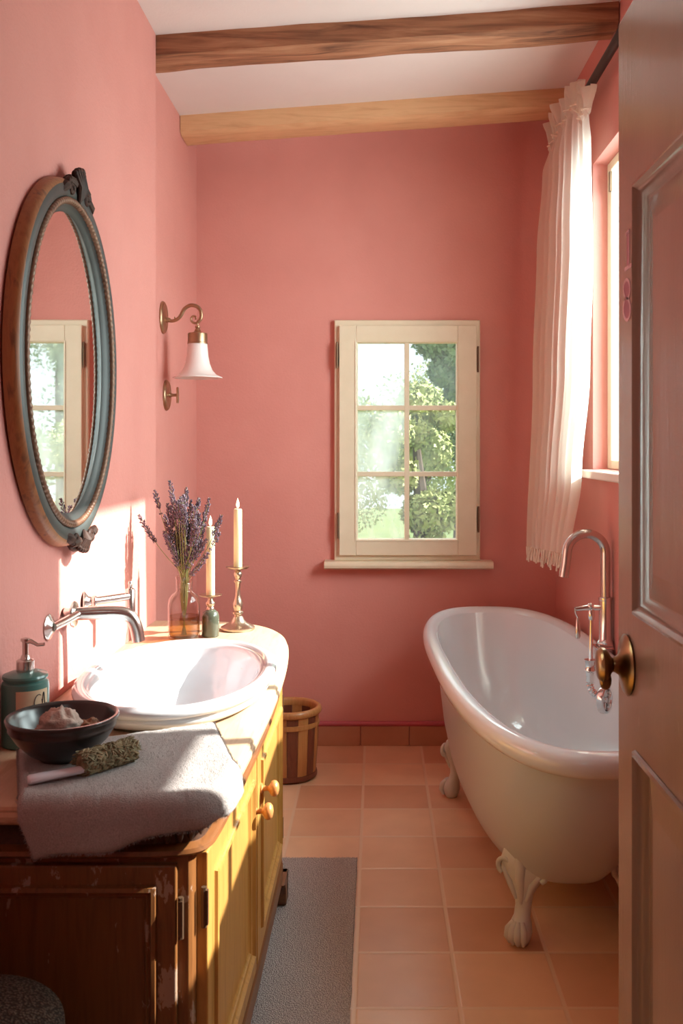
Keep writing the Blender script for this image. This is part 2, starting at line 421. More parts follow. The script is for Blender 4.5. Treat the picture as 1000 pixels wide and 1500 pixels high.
# skirting tiles and pink bead on the back wall
mb = MB(); x = -.84
for e in (-.76, -.5385, -.306, -.0735, .1535, .38, .61, .84):
    mb.box((x+.0015, YB-.012, 0), (e-.0015, YB, .092)); x = e
struct(mb.build('baseboard_back', BTILE, bevel=.002))
mb = MB(); mb.tube([(-.84, YB-.006, .103), (.84, YB-.006, .103)], .012, 12); struct(mb.build('trim_1', TRIMPINK, smooth=True))
for nm, sx, x0, x1, ya, yb in (('baseboard_left', 1, XL2, XL2+.012, YC, YB-.012), ('baseboard_right', -1, XR-.012, XR, .97, YB-.012)):
    mb = MB(); y = yb
    while y > ya:
        y2 = max(ya, y-.2325); mb.box((x0, y2+.0015, 0), (x1, y-.0015, .092)); y = y2
    struct(mb.build(nm, BTILE, bevel=.002))
    mb = MB(); xx = x0 if sx > 0 else x1
    mb.tube([(xx+sx*.006, ya, .103), (xx+sx*.006, yb, .103)], .012, 12); struct(mb.build('trim_2' if sx > 0 else 'trim_3', TRIMPINK, smooth=True))

# ------------------------------------------------------------------ WINDOW 1 (back wall)
win = struct(thing('window_1', 'cream six-pane window in the pink back wall', 'window', (.144, YB, .867)))
del win['category']
fx0, fx1, fz0, fz1 = -.195, .482, .867, 1.984
mb = MB()
fr = lambda u, w_, z: (u, YB-w_, z)
mb.rects(fr, [(fx0, fx1, fz0, fz1, 0), (fx0, fx1, fz0, fz1, .026), (fx0+.004, fx1-.004, fz0+.004, fz1-.004, .03), (fx0+.034, fx1-.034, fz0+.034, fz1-.034, .03), (fx0+.034, fx1-.034, fz0+.034, fz1-.034, -.22)], cap=False)
mb.build('outer_frame', CREAM, win)
sx0, sx1, sz0, sz1 = -.172, .464, .893, 1.957
gx0, gx1, gz0, gz1 = -.094, .377, .963, 1.882
mb = MB()
for a, b in (((sx0, YB-.052, sz0), (gx0, YB-.012, sz1)), ((gx1, YB-.052, sz0), (sx1, YB-.012, sz1)),
             ((gx0, YB-.052, sz0), (gx1, YB-.012, gz0)), ((gx0, YB-.052, gz1), (gx1, YB-.012, sz1))): mb.box(a, b)
cas = mb.build('casement', CREAM, win, bevel=.003)
mb = MB()
for k in (1, 2):
    z = gz0+(gz1-gz0)*k/3; mb.box((gx0, YB-.046, z-.011), (gx1, YB-.018, z+.011))
xm = (gx0+gx1)/2; mb.box((xm-.011, YB-.047, gz0), (xm+.011, YB-.017, gz1))
mb.rects(fr, [(gx0-.003, gx1+.003, gz0-.003, gz1+.003, .056), (gx0+.004, gx1-.004, gz0+.004, gz1-.004, .054), (gx0+.009, gx1-.009, gz0+.009, gz1-.009, .034)], cap=False)
mb.build('glazing_bars', CREAM, cas, bevel=.002)
for i in range(2):
    for j in range(3):
        mb = MB(); xa = gx0 if i == 0 else xm+.004; xb = xm-.004 if i == 0 else gx1
        za = gz0+(gz1-gz0)*j/3+.003; zb = gz0+(gz1-gz0)*(j+1)/3-.003
        mb.add([(xa, YB-.03, za), (xb, YB-.03, za), (xb, YB-.03, zb), (xa, YB-.03, zb)], [(0, 1, 2, 3)]); mb.build('pane', PANE if i else PANEH, win)
for x, zz in ((-.181, 1.82), (-.177, 1.03), (.470, 1.80), (.472, 1.06)):
    mb = MB(); mb.box((x-.004, YB-.05, zz-.055), (x+.004, YB-.028, zz+.055)); mb.tube([(x, YB-.05, zz-.06), (x, YB-.05, zz+.06)], .0045, 8)
    mb.build('hinge', HINGE, win)
mb = MB(); prof = [(0, 0), (.075, 0), (.085, .006), (.088, .018), (.083, .031), (.075, .036), (0, .036)]
mb.loft([[(x, YB-d, .832+h) for d, h in prof] for x in (-.240, .538)]); mb.build('sill', CREAM, win, smooth=True, bevel=.002)

# ------------------------------------------------------------------ side window and two added sun openings
def side_window(n, W, label, stile=.05, sill=True, open_=True):
    y0, y1, z0, z1 = W
    t = struct(thing('window_%d' % n, label, 'window', (.92, (y0+y1)/2, z0))); del t['category']
    m = MB()
    m.box((.895, y1-stile, z0+.001), (.965, y1-.001, z1-.001)); m.box((.895, y0+.001, z0+.001), (.965, y0+.015, z1-.001))
    m.box((.895, y0+.03, z0+.001), (.965, y1-stile, z0+.035)); m.box((.895, y0+.015, z1-.035), (.965, y1-stile, z1-.001))
    m.build('frame', CREAM, t, bevel=.004)
    m = MB(); m.add([(.93, y0+.015, z0+.035), (.93, y1-stile, z0+.035), (.93, y1-stile, z1-.035), (.93, y0+.015, z1-.035)], [(0, 1, 2, 3)]); m.build('pane', PANE2, t)
    if sill:
        m = MB(); m.box((.785, y0-.02, z0-.032), (.895, y1+.03, z0-.002)); m.build('sill', SILLW, t, bevel=.005)
        m = MB(); m.box((.888, y1-stile-.012, z1-.12), (.896, y1-stile+.006, z1-.045)); m.build('hinge', HINGE, t)
side_window(2, W2, 'recessed cream window behind the sheer curtain', .06)
side_window(3, W3, 'added low narrow window in the right wall, unseen behind the door', .016, False)  # added opening, lets sun reach the cabinet fronts and towel
side_window(4, W4, 'added middle narrow window in the right wall, unseen behind the door', .016, False)  # added taller opening, lets sun reach the basin and cabinet fronts

# ------------------------------------------------------------------ beams
def beam(name, label, x0, x1, y0, y1, zb_off, mat, amp, seed):
    t = MB(); n = 90; rings = []
    for i in range(n+1):
        x = x0+(x1-x0)*i/n; ring = []
        prof = []
        K = 7
        zt = 0.0; zb = -zb_off
        for k in range(K+1): prof.append((y0, zt+(zb-zt)*k/K))
        for k in range(1, K+1): prof.append((y0+(y1-y0)*k/K, zb))
        for k in range(1, K+1): prof.append((y1, zb+(zt-zb)*k/K))
        for (y, z) in prof:
            p = Vector((x, y, z))
            d = noise.noise(Vector((x*1.7+seed, y*9, z*9)))*amp+noise.noise(Vector((x*6+seed, y*25, z*25)))*amp*.45
            cy = (y-(y0+y1)/2)/(y1-y0)*2; cz = -1 if z <= zb+1e-6 else 0
            rr = .0
            if abs(cy) > .99 and cz < 0: rr = -.008
            ring.append((x, y+(cy if abs(cy) > .99 else 0)*(d+rr), zc(x)+min(z, 0)+(cz*(d+rr) if cz else 0)+(.004 if z > -.001 else 0)))
        rings.append(ring)
    t.loft(rings, closed=True)
    o = t.build(name, mat, smooth=True, ang=55, origin=((x0+x1)/2, y0, zc(0)-zb_off))
    return tag(o, label, 'beam', 'ceiling beams')
beam('ceiling_beam', 'rough-hewn dark brown split timber beam, the nearer one across the ceiling', XL2+.002, XR-.004, 3.312, 3.46, .080, BEAMD, .012, 3)
beam('ceiling_beam', 'paler smooth wooden beam across the ceiling next to the back wall', XL2+.002, XR-.004, 4.10, 4.285, .080, BEAML, .004, 11)

# ------------------------------------------------------------------ DOOR (open, at the right)
DX = .445
door = struct(thing('door_1', 'open brown painted panelled door with brass knob and number 18', 'door', (DX, .98, 0))); del door['category']
DY0, DY1, DZ1 = .975, 1.765, 2.175
# leaf = stiles and rails around two openings
p_y0, p_y1 = DY0+.13, 1.640
panels = [(p_y0, p_y1, 1.115, 1.845), (p_y0, p_y1, .24, .872)]
mb = MB()
wall_cells(mb, [DY0, p_y0, p_y1, DY1], [.012, .24, .872, 1.115, 1.845, DZ1], panels, lambda a, b, c, d: ((DX, a, c), (DX+.042, b, d)))
leaf = mb.build('leaf', DOORP, door, bevel=.003)
for (a, b, c, d) in panels:
    for side, xf, sg in ((0, DX, 1), (1, DX+.042, -1)):
        fr2 = lambda u, w_, z, xf=xf, sg=sg: (xf+sg*w_, u, z)
        mb = MB()
        lv = [(0, -.001), (.002, -.007), (.008, -.009), (.014, -.004), (.018, .003), (.026, .006), (.032, .013), (.036, .014)]
        mb.rects(fr2, [(a+i-.006, b-i+.006, c+i-.006, d-i+.006, w_) for i, w_ in lv], cap=False)
        mb.build('moulding', DOORP, door, smooth=True, ang=50)
    mb = MB(); i = .030
    fr2 = lambda u, w_, z: (DX+w_, u, z)
    mb.rects(fr2, [(a+i, b-i, c+i, d-i, .014), (a+.075, b-.075, c+.075, d-.075, .006)]); 
    fr3 = lambda u, w_, z: (DX+.042-w_, u, z)
    mb.rects(fr3, [(a+i, b-i, c+i, d-i, .014), (a+.075, b-.075, c+.075, d-.075, .006)])
    mb.build('panel', DOORP, door)
# knob (a turned bronze knob on a round rose)
ky, kz = 1.700, 1.012
mb = MB(); mb.lathe([(.052, 0), (.054, .003), (.050, .006), (.030, .010), (.018, .016), (.013, .024), (.0125, .030)], (DX, ky, kz), (-1, 0, 0), 36)
rose = mb.build('rose', KNOBB, door, smooth=True)
mb = MB(); mb.lathe([(.0125, .026), (.015, .030), (.025, .035), (.0300, .041), (.0305, .047), (.025, .052), (.012, .054)], (DX, ky, kz), (-1, 0, 0), 36)
mb.ball((DX-.040, ky-.004, kz-.026), (.011, .012, .018)); mb.build('knob', KNOBB, door, smooth=True)
# the painted numerals 1 and 8 on the stile
def stroke(pts, wdt, name, m):
    q = MB(); n = len(pts); L = []; Rr = []
    for i, p in enumerate(pts):
        a = Vector(pts[max(i-1, 0)]); b = Vector(pts[min(i+1, n-1)]); t = (b-a).normalized(); nn = Vector((-t.y, t.x))
        L.append(Vector(p)+nn*wdt/2); Rr.append(Vector(p)-nn*wdt/2)
    vs = [(DX-.0011, a.x, a.y) for a in L]+[(DX-.0011, a.x, a.y) for a in Rr]+[(DX-.0001, a.x, a.y) for a in L]+[(DX-.0001, a.x, a.y) for a in Rr]
    fs = []
    for i in range(n-1):
        fs += [(i, i+1, n+i+1, n+i), (2*n+i, 3*n+i, 3*n+i+1, 2*n+i+1), (i, 2*n+i, 2*n+i+1, i+1), (n+i, n+i+1, 3*n+i+1, 3*n+i)]
    q.add(vs, fs); return q.build(name, m, door)
def dp(x, y):      # point on the door face: photo x,y -> (Y, Z) on the plane
    Y = DX*1405/(x-551); return (Y, 1.4+(653-y)/1405*Y)
one = [dp(917, 341), dp(920.5, 337), dp(920.5, 389)]
stroke([dp(919.6, 341), dp(919.6, 389)], .011, 'numeral', MAUVE)
stroke([dp(917.2, 344), dp(921.6, 337)], .006, 'numeral', MAUVEL); stroke([dp(921.6, 337), dp(921.6, 390)], .0055, 'numeral', MAUVEL); stroke([dp(915.5, 395), dp(925, 388)], .007, 'numeral', MAUVEL)
top8 = [dp(918.5+4.6*math.cos(a), 423.5+14*math.sin(a)) for a in [math.radians(100-i*18) for i in range(0, 20)]]
bot8 = [dp(918.5+5*math.cos(a), 453+16*math.sin(a)) for a in [math.radians(-110+i*18) for i in range(0, 20)]]
mb = MB()
for (cx_, cy_, rx_, ry_) in ((918.5, 423.5, 4.4, 13), (918.5, 453, 4.8, 15)):
    pts = [dp(cx_+rx_*math.cos(2*PI*k/24), cy_+ry_*math.sin(2*PI*k/24)) for k in range(24)]
    mb.loft([[(DX-.0001, a, b) for a, b in pts], [(DX-.0005, a, b) for a, b in pts]])
mb.build('numeral', MAUVE, door)
stroke(top8, .0055, 'numeral', MAUVEL); stroke(bot8, .0055, 'numeral', MAUVEL)

# ------------------------------------------------------------------ VANITY
CT = .80    # counter top height
van = thing('vanity_cabinet', 'worn honey-brown wooden washstand with pale rounded top against the left wall', 'cabinet', (-.53, 2.3, 0))
def outline(off=0.0):
    pts = [(-.758, 1.60), (-.48, 1.60), (-.34, 1.598), (-.272, 1.63), (-.262, 1.72), (-.252, 2.0), (-.246, 2.3), (-.250, 2.6), (-.262, 2.83), (-.285, 3.03), (-.36, 3.19), (-.48, 3.27), (-.62, 3.295), (-.758, 3.297)]
    p = smoothpoly(pts, 3)
    out = []
    n = len(p)
    for i, q in enumerate(p):
        a = Vector(p[max(i-1, 0)]); b = Vector(p[min(i+1, n-1)]); t = (b-a).normalized(); nn = Vector((t.y, -t.x))
        r = Vector(q)+nn*off
        if i in (0, n-1): r.x = -.758
        out.append((max(r.x, -.758), r.y))
    return out
def slab(mb, levels):   # levels (offset, z)
    mb.loft([[(x, y, z) for x, y in outline(o)] for o, z in levels])
mb = MB(); slab(mb, [(-.012, CT-.034), (-.002, CT-.033), (.004, CT-.027), (.005, CT-.018), (0, CT-.012), (.001, CT-.008), (-.001, CT-.003), (-.006, CT)])
mb.build('countertop', TOPW, van, smooth=True, ang=35)
mb = MB(); slab(mb, [(-.030, .715), (-.033, .74), (-.028, .757), (-.020, CT-.034)])
mb.build('frieze', DARKW, van, smooth=True, ang=35)
mb = MB(); slab(mb, [(-.036, .700), (-.022, .702), (-.014, .709), (-.016, .716), (-.028, .722), (-.032, .7225)])
mb.build('moulded_lip', VANH, van, smooth=True, ang=35)
# carved ribs at the near right corner of the frieze
for i, (x, y) in enumerate([(-.375, 1.626), (-.355, 1.627), (-.335, 1.633), (-.318, 1.645), (-.306, 1.662)]):
    mb = MB(); mb.ball((x, y, .744), (.008, .008, .020)); mb.build('carved_rib', DARKW, van, smooth=True)
# body
BODY = [(-.757, 1.635), (-.320, 1.635), (-.3145, 1.642), (-.312, 1.70), (-.302, 2.3), (-.300, 2.90), (-.33, 3.05), (-.43, 3.18), (-.56, 3.235), (-.757, 3.24)]
def bodyring(z, off=0):
    out = []
    c = Vector((-.6, 2.3))
    for x, y in BODY:
        out.append((x if x < -.75 else x+off, y+(off if y > 2.95 else (-off if y < 1.65 else 0)), z))
    return out
mb = MB(); mb.loft([bodyring(.12), bodyring(.701)]); mb.build('body', VAN, van, bevel=.004)
mb = MB(); mb.loft([bodyring(.085, .018), bodyring(.135, .018), bodyring(.15, .008), bodyring(.156, 0)]); mb.build('plinth', VANH, van, bevel=.003)
# feet (bracket feet with a curved cut)
def bfoot(x, y, sx, sy):
    m = MB()
    prof = [(0, 0), (.055, 0), (.062, .010), (.06, .035), (.066, .055), (.085, .075), (.12, .088), (0, .088)]
    m.loft([[(x, y+sy*u, .0085+v_) for u, v_ in prof], [(x-sx*.028, y+sy*u, .0085+v_) for u, v_ in prof]])
    m.loft([[(x-sx*u, y, .0085+v_) for u, v_ in prof], [(x-sx*u, y+sy*.028, .0085+v_) for u, v_ in prof]])
    m.build('foot', VANH, van, bevel=.003)
bfoot(-.272, 2.96, 1, -1); bfoot(-.285, 1.62, 1, 1); bfoot(-.75, 1.62, -1, 1); bfoot(-.75, 3.2, -1, -1)

def panel_door(nm, fr, u0, u1, z0, z1, inset, knob_u=None, knob_z=None, hinges=(), mats=(VAN, VANP), thick=.018, ms=1.5):
    """framed door with a moulded sunk panel; fr maps (u, outward, z)"""
    m = MB(); i = inset
    m.rects(fr, [(u0, u1, z0, z1, -.002), (u0, u1, z0, z1, thick-.002), (u0+.002, u1-.002, z0+.002, z1-.002, thick),
                 (u0+i, u1-i, z0+i, z1-i, thick)], cap=False)
    d = m.build(nm, mats[0], van, bevel=.0015)
    m = MB()
    lv = [(0, thick), (.002, thick+.004), (.008, thick+.005), (.012, thick+.001), (.016, thick-.002), (.020, thick-.002), (.024, thick-.008), (.030, thick-.010)]
    m.rects(fr, [(u0+i+a-.004, u1-i-a+.004, z0+i+a-.004, z1-i-a+.004, w_) for a, w_ in [(a_, thick+(w2-thick)*(ms if w2 > thick else 1)) for a_, w2 in lv]], cap=False)
    m.build('panel_moulding', mats[0], d, smooth=True, ang=50)
    m = MB(); k = i+.024
    m.rects(fr, [(u0+k, u1-k, z0+k, z1-k, thick-.009)]); m.build('panel', mats[1], d)
    if knob_u is not None:
        c = Vector(fr(knob_u, thick, knob_z)); ax = Vector(fr(knob_u, 1, knob_z))-Vector(fr(knob_u, 0, knob_z))
        m = MB(); m.lathe([(.013, 0), (.013, .003), (.007, .006), (.006, .018), (.010, .022), (.017, .026), (.0195, .032), (.0185, .038), (.013, .043), (.004, .045)], c, ax, 24)
        m.build('knob', KNOBW, d, smooth=True)
    for hu, hz in hinges:
        m = MB(); m.tube([fr(hu, thick*.7, hz-.035), fr(hu, thick*.7, hz+.035)], .005, 8)
        a = fr(hu-.004, thick-.001, hz-.03); b = fr(hu+.004, thick+.002, hz+.03); m.box(a, b); m.build('hinge', HINGE, d)
    return d
def front(u, w_, z):     # front face, u = Y
    t = (u-1.66)/(2.90-1.66); x = -.3115+.0115*min(max(t, 0), 1)+.006*math.sin(PI*min(max(t, 0), 1))
    return (x+w_, u, z)
panel_door('door', front, 1.672, 2.262, .165, .692, .062, 2.215, .556, [(1.664, .60), (1.664, .25)], mats=(VANF, VANF))
panel_door('door', front, 2.282, 2.880, .165, .692, .062, 2.335, .566, [(2.888, .62), (2.888, .25)], mats=(VANF, VANF))
endf = lambda u, w_, z: (u, 1.635-w_, z)
panel_door('end_panel', endf, -.735, -.338, .165, .690, .036, hinges=[(-.331, .60), (-.331, .25)], thick=.014, ms=2.4)

# ------------------------------------------------------------------ SINK
def oval(cx, cy, a, b, z, n=72, e=2.0):
    out = []
    for k in range(n):
        t = 2*PI*k/n; c, s_ = math.cos(t), math.sin(t)
        out.append((cx+a*abs(c)**(2/e)*math.copysign(1, c), cy+b*abs(s_)**(2/e)*math.copysign(1, s_), z))
    return out
SX, SY, SA, SB = -.480, 2.345, .232, .375
sink = thing('wash_basin', 'large white oval basin standing on the washstand', 'sink', (SX, SY, CT))
mb = MB()
prof = [(.052, .8005), (.030, .803), (.016, .812), (.010, .822), (.012, .830), (.004, .834), (0, .842), (.001, .850), (.008, .8555), (.018, .857), (.026, .855), (.030, .850), (.034, .8485), (.040, .846), (.046, .835), (.054, .81), (.066, .77), (.085, .735), (.115, .712), (.150, .700), (.19, .696)]
# outer bottom is closed just above the counter; the bowl sinks into the cabinet through the top
rings = [oval(SX, SY, SA-d, SB-d*1.15, z, e=2.15) for d, z in prof]
mb.loft(rings, cap0=False, cap1=True)
mb.build('basin', PORC, sink, smooth=True, ang=80)
mb = MB(); mb.lathe([(.022, 0), (.024, .002), (.020, .004), (.012, .003), (.012, -.001)], (SX+.03, SY, .697), (0, 0, 1), 24); mb.build('drain', CHROME2, sink, smooth=True)
# hole for the bowl: the countertop, frieze, lip and body are cut with one boolean each
cm = MB(); cm.loft([oval(SX, SY, SA-.058, SB-.066, .66, 48), oval(SX, SY, SA-.050, SB-.058, .83, 48)])
cutter = cm.build('basin_cutout', PORC); 
import bmesh
def apply_cut(o):
    md = o.modifiers.new('cut', 'BOOLEAN'); md.operation = 'DIFFERENCE'; md.object = cutter; md.solver = 'EXACT'
    # the cut comes before any bevel
    if len(o.modifiers) > 1: o.modifiers.move(len(o.modifiers)-1, 0)
bpy.context.view_layer.update()
targets = [o for o in van.children if o.name.split('.')[0] in ('countertop', 'frieze', 'moulded_lip', 'body')]
for o in targets: apply_cut(o)
dg = bpy.context.evaluated_depsgraph_get()
for o in targets:
    for m_ in o.modifiers:
        if m_.type == 'BEVEL': m_.show_viewport = False
dg.update()
for o in targets:
    me = bpy.data.meshes.new_from_object(o.evaluated_get(dg)); o.data = me
    for m_ in list(o.modifiers):
        if m_.type == 'BOOLEAN': o.modifiers.remove(m_)
        else: m_.show_viewport = True
bpy.data.objects.remove(cutter)

# ------------------------------------------------------------------ WALL TAPS
tap = thing('wall_spout', 'curved brushed-nickel spout from the wall over the basin', 'tap', (XL, 2.31, .985))
mb = MB(); mb.lathe([(.030, 0), (.031, .003), (.028, .006), (.018, .009), (.013, .014)], (XL, 2.22, .980), (1, 0, 0), 32); mb.build('flange', CHROME, tap, smooth=True)
mb = MB(); mb.lathe([(.031, 0), (.032, .003), (.030, .006), (.020, .008)], (XL+.022, 2.335, .990), (1, 0, 0), 32)
mb.tube([(XL, 2.335, .99), (XL+.03, 2.335, .99)], .014, 16); mb.build('flange', CHROME, tap, smooth=True)
mb = MB(); mb.tube([(XL+.012, 2.22, .980), (XL+.022, 2.27, .984), (XL+.034, 2.33, .990)], .010, 14); mb.build('link_pipe', CHROME, tap, smooth=True)
pth = smoothpoly([(XL+.020, 2.335, .990), (-.70, 2.35, .990), (-.648, 2.365, .990), (-.612, 2.375, .984), (-.596, 2.38, .955), (-.590, 2.382, .915)], 3)
mb = MB(); mb.tube(pth, .016, 20); mb.build('spout', CHROME, tap, smooth=True, ang=70)
tp2 = thing('wall_tap_handle', 'pinkish nickel cross tap on the sunlit wall behind the curved spout', 'tap', (XL, 2.50, .99))
mb = MB(); mb.lathe([(.026, 0), (.027, .003), (.022, .006), (.014, .012), (.012, .02), (.015, .024), (.015, .03), (.011, .034)], (XL, 2.49, .995), (1, .25, 0), 28); mb.build('flange', CHROME, tp2, smooth=True)
mb = MB(); mb.tube([(XL+.02, 2.495, .995), (-.672, 2.60, .992)], .0105, 16); mb.build('arm', CHROME, tp2, smooth=True)
mb = MB(); mb.lathe([(.0, -.06), (.013, -.058), (.013, .018), (.010, .022), (.005, .024), (.005, .032), (.007, .036), (.004, .042), (0, .043)], (-.668, 2.605, .990), (0, 0, 1), 20); mb.build('post', CHROME, tp2, smooth=True)

# ------------------------------------------------------------------ MIRROR
MYC, MZC, MA, MB_ = 2.312, 1.598, .374, .438
mir = thing('oval_mirror', 'tall oval mirror in blue-grey and brown carved frame on left wall', 'mirror', (XL, MYC, MZC-.45))
def ering(a, b, x, n=96): return [(x, MYC+a*math.cos(2*PI*k/n), MZC+b*math.sin(2*PI*k/n)) for k in range(n)]
def mprof(levels, **kw):
    m = MB(); m.loft([ering(MA-d, MB_-d*1.02, XL+x) for d, x in levels], cap0=False, cap1=False); return m
mprof([(.006, .001), (-.002, .005), (0, .020), (.003, .028), (.009, .034), (.012, .035)]).build('frame_side', MWOOD, mir, smooth=True)
mprof([(.012, .035), (.018, .038), (.032, .038), (.040, .035), (.043, .031)]).build('frame_face', MBLUE, mir, smooth=True)
mprof([(.058, .032), (.062, .027), (.067, .023), (.073, .020), (.078, .014)]).build('inner_bevel', MBLUE, mir, smooth=True)
mb = MB(); n = 640; rings = []
for k in range(n):
    a = 2*PI*k/n; rr = .0085*(1+.10*math.sin(a*150))
    cy, cz = MYC+(MA-.051)*math.cos(a), MZC+(MB_-.052)*math.sin(a); nrm = Vector((0, math.cos(a)/MA, math.sin(a)/MB_)).normalized()
    rings.append([Vector((XL+.033, cy, cz))+nrm*(rr*math.cos(2*PI*j/10))+Vector((rr*math.sin(2*PI*j/10), 0, 0)) for j in range(10)])
mb.loft(rings, loop=True); mb.build('rope_moulding', ROPE, mir, smooth=True, ang=180)
mb = MB()
tilt = .010
rg = [(XL+.0165+tilt*-math.cos(2*PI*k/96)*(MA-.076)*1.0, MYC+(MA-.076)*math.cos(2*PI*k/96), MZC+(MB_-.078)*math.sin(2*PI*k/96)) for k in range(96)]
mb.add(rg, [tuple(range(96))]); 
mb.add([(x-.003, y, z) for x, y, z in rg], [tuple(range(96))]); mb.build('mirror_glass', MIRROR, mir)
def crest(yc, z, s, name):
    m = MB(); X = XL+.032
    # central shell of fanned ribs
    for k in range(-3, 4):
        a = k*.26
        p0 = Vector((X+.006, yc, z-.040*s)); p1 = Vector((X+.012-.002*abs(k), yc+math.sin(a)*.045, z+s*(math.cos(a)*.046-.012)))
        mid = (p0+p1)/2+Vector((.010, math.sin(a)*.010, 0))
        m.tube([p0, mid, p1], [.005, .0075, .008], 8)
        m.ball(p1, .009, 8, 6)
    # side scrolls
    for sg in (-1, 1):
        pts = []; rad = []
        for i in range(34):
            a = i/33*3.4*PI; r_ = .021*(1-i/36)
            pts.append((X+.004+.004*i/33, yc+sg*(.060+r_*math.cos(a)*1.0), z-s*.018+s*(r_*math.sin(a)))); rad.append(.0085*(1-.6*i/33))
        m.tube(pts, rad, 8)
        m.tube([(X, yc+sg*.078, z-s*.018), (X+.002, yc+sg*.104, z-s*.030), (X, yc+sg*.116, z-s*.040)], [.013, .012, .006], 8)
        m.tube([(X+.004, yc+sg*.02, z-s*.005), (X+.006, yc+sg*.05, z-s*.004), (X+.004, yc+sg*.075, z-s*.002)], [.009, .012, .009], 8)
    m.ball((X-.01, yc, z-.005*s), (.018, .058, .030))
    m.build(name, CARVE, mir, smooth=True)
crest(MYC+.02, MZC+MB_-.004, 1, 'carved_crest')
crest(MYC+.05, MZC-MB_+.006, -.62, 'carved_pendant')

# ------------------------------------------------------------------ WALL LAMP
sc = thing('wall_sconce', 'brass wall lamp with scrolled arm and white bell shade', 'lamp', (XL2, 3.77, 1.90))
def oplate(m, y, z, ry, rz, x0=XL2):
    n = 40
    L = [(1, 0), (1, .005), (.93, .010), (.85, .0115), (.80, .010), (.5, .013), (.2, .015)]
    m.loft([[(x0+dx, y+ry*s_*math.cos(2*PI*k/n), z+rz*s_*math.sin(2*PI*k/n)) for k in range(n)] for s_, dx in L])
mb = MB(); oplate(mb, 3.77, 1.904, .060, .064); mb.lathe([(.012, .010), (.010, .02), (.006, .032)], (XL2, 3.77, 1.895), (1, 0, 0), 16); mb.build('backplate', BRASS, sc, smooth=True)
ap = smoothpoly([(XL2+.012, 3.77, 1.893), (XL2+.045, 3.77, 1.889), (XL2+.070, 3.77, 1.905), (XL2+.085, 3.77, 1.940), (XL2+.115, 3.77, 1.956), (XL2+.148, 3.77, 1.942), (XL2+.155, 3.77, 1.905), (XL2+.138, 3.77, 1.884)], 3)
mb = MB(); mb.tube(ap, [.0075-.002*abs(i/len(ap)-.6) for i in range(len(ap))], 12)
sp = [(XL2+.138-.0+ .0, 3.77, 1.884)]
cx_, cz_ = XL2+.126, 1.900
sp = [(cx_+ (.020*(1-i/24))*math.cos(math.radians(-50-i*17)), 3.77, cz_+(.020*(1-i/24))*math.sin(math.radians(-50-i*17))) for i in range(22)]
mb.tube(sp, [.005-.00008*i for i in range(22)], 8)
mb.tube([(XL2+.050, 3.77, 1.89), (XL2+.049, 3.77, 1.903), (XL2+.046, 3.77, 1.908)], [.004, .003, .001], 8)
mb.build('arm', BRASS, sc, smooth=True)
lx = XL2+.138
mb = MB(); mb.lathe([(.004, 1.885), (.004, 1.874), (.009, 1.872), (.010, 1.864), (.007, 1.861), (.010, 1.857), (.013, 1.850), (.020, 1.845), (.037, 1.842), (.038, 1.838), (.038, 1.806), (.040, 1.804), (.040, 1.800), (.030, 1.800)], (lx, 3.77, 0), n=36); mb.build('lamp_holder', BRASS, sc, smooth=True, ang=35)
mb = MB(); pr = [(.037, 1.802), (.0395, 1.78), (.042, 1.752), (.048, 1.722), (.058, 1.697), (.073, 1.680), (.090, 1.672), (.0965, 1.669), (.0965, 1.666), (.088, 1.668), (.071, 1.676), (.055, 1.694), (.045, 1.72), (.039, 1.752), (.0365, 1.78), (.034, 1.80)]
mb.lathe(pr, (lx, 3.77, 0), n=48); mb.build('lamp_shade', OPAL, sc, smooth=True, ang=70)
hk = thing('wall_hook', 'round brass plate with small crossbar handle below the wall lamp', 'wall fitting', (XL2, 3.83, 1.60))
mb = MB(); oplate(mb, 3.83, 1.602, .058, .062); mb.build('backplate', BRASS, hk, smooth=True)
mb = MB(); mb.lathe([(.014, .010), (.010, .018), (.006, .026), (.006, .046)], (XL2, 3.83, 1.602), (1, 0, 0), 16); mb.build('stem', BRASS, hk, smooth=True)
mb = MB(); mb.box((XL2+.043, 3.822, 1.570), (XL2+.051, 3.838, 1.634)); mb.build('crossbar', BRASS, hk, bevel=.002)

# ------------------------------------------------------------------ CURTAIN AND ROD
def xpx(px, Y): return (px-551)/1405*Y
rod = thing('curtain_rod', 'dark iron curtain rod high along the right wall', 'curtain rod', (.78, 3.4, 2.73))
mb = MB(); mb.tube([(.792, 1.9, 2.742), (.792, 4.30, 2.730)], .016, 14); mb.build('rod', IRON, rod, smooth=True)
for y in (2.1, 4.27):
    mb = MB(); mb.tube([(.792, y, 2.732), (.838, y, 2.732)], .008, 8); mb.lathe([(.025, 0), (.025, .004)], (.836, y, 2.732), (1, 0, 0), 16); mb.build('bracket', IRON, rod)
cur = thing('sheer_curtain', 'sheer white linen curtain with ruffled header and fringed hem', 'curtain', (.76, 3.85, 2.7))
def interp(t, ks):
    for (a, x), (b, y) in zip(ks, ks[1:]):
        if t <= b:
            q = (t-a)/(b-a); q = q*q*(3-2*q); return x+(y-x)*q
    return ks[-1][1]
nu, nv = 260, 120; rings = []
TOPZ = lambda s: 2.695+.105*(1/(1+math.exp(-(s-.22)*30)))+.01*math.sin(s*31)
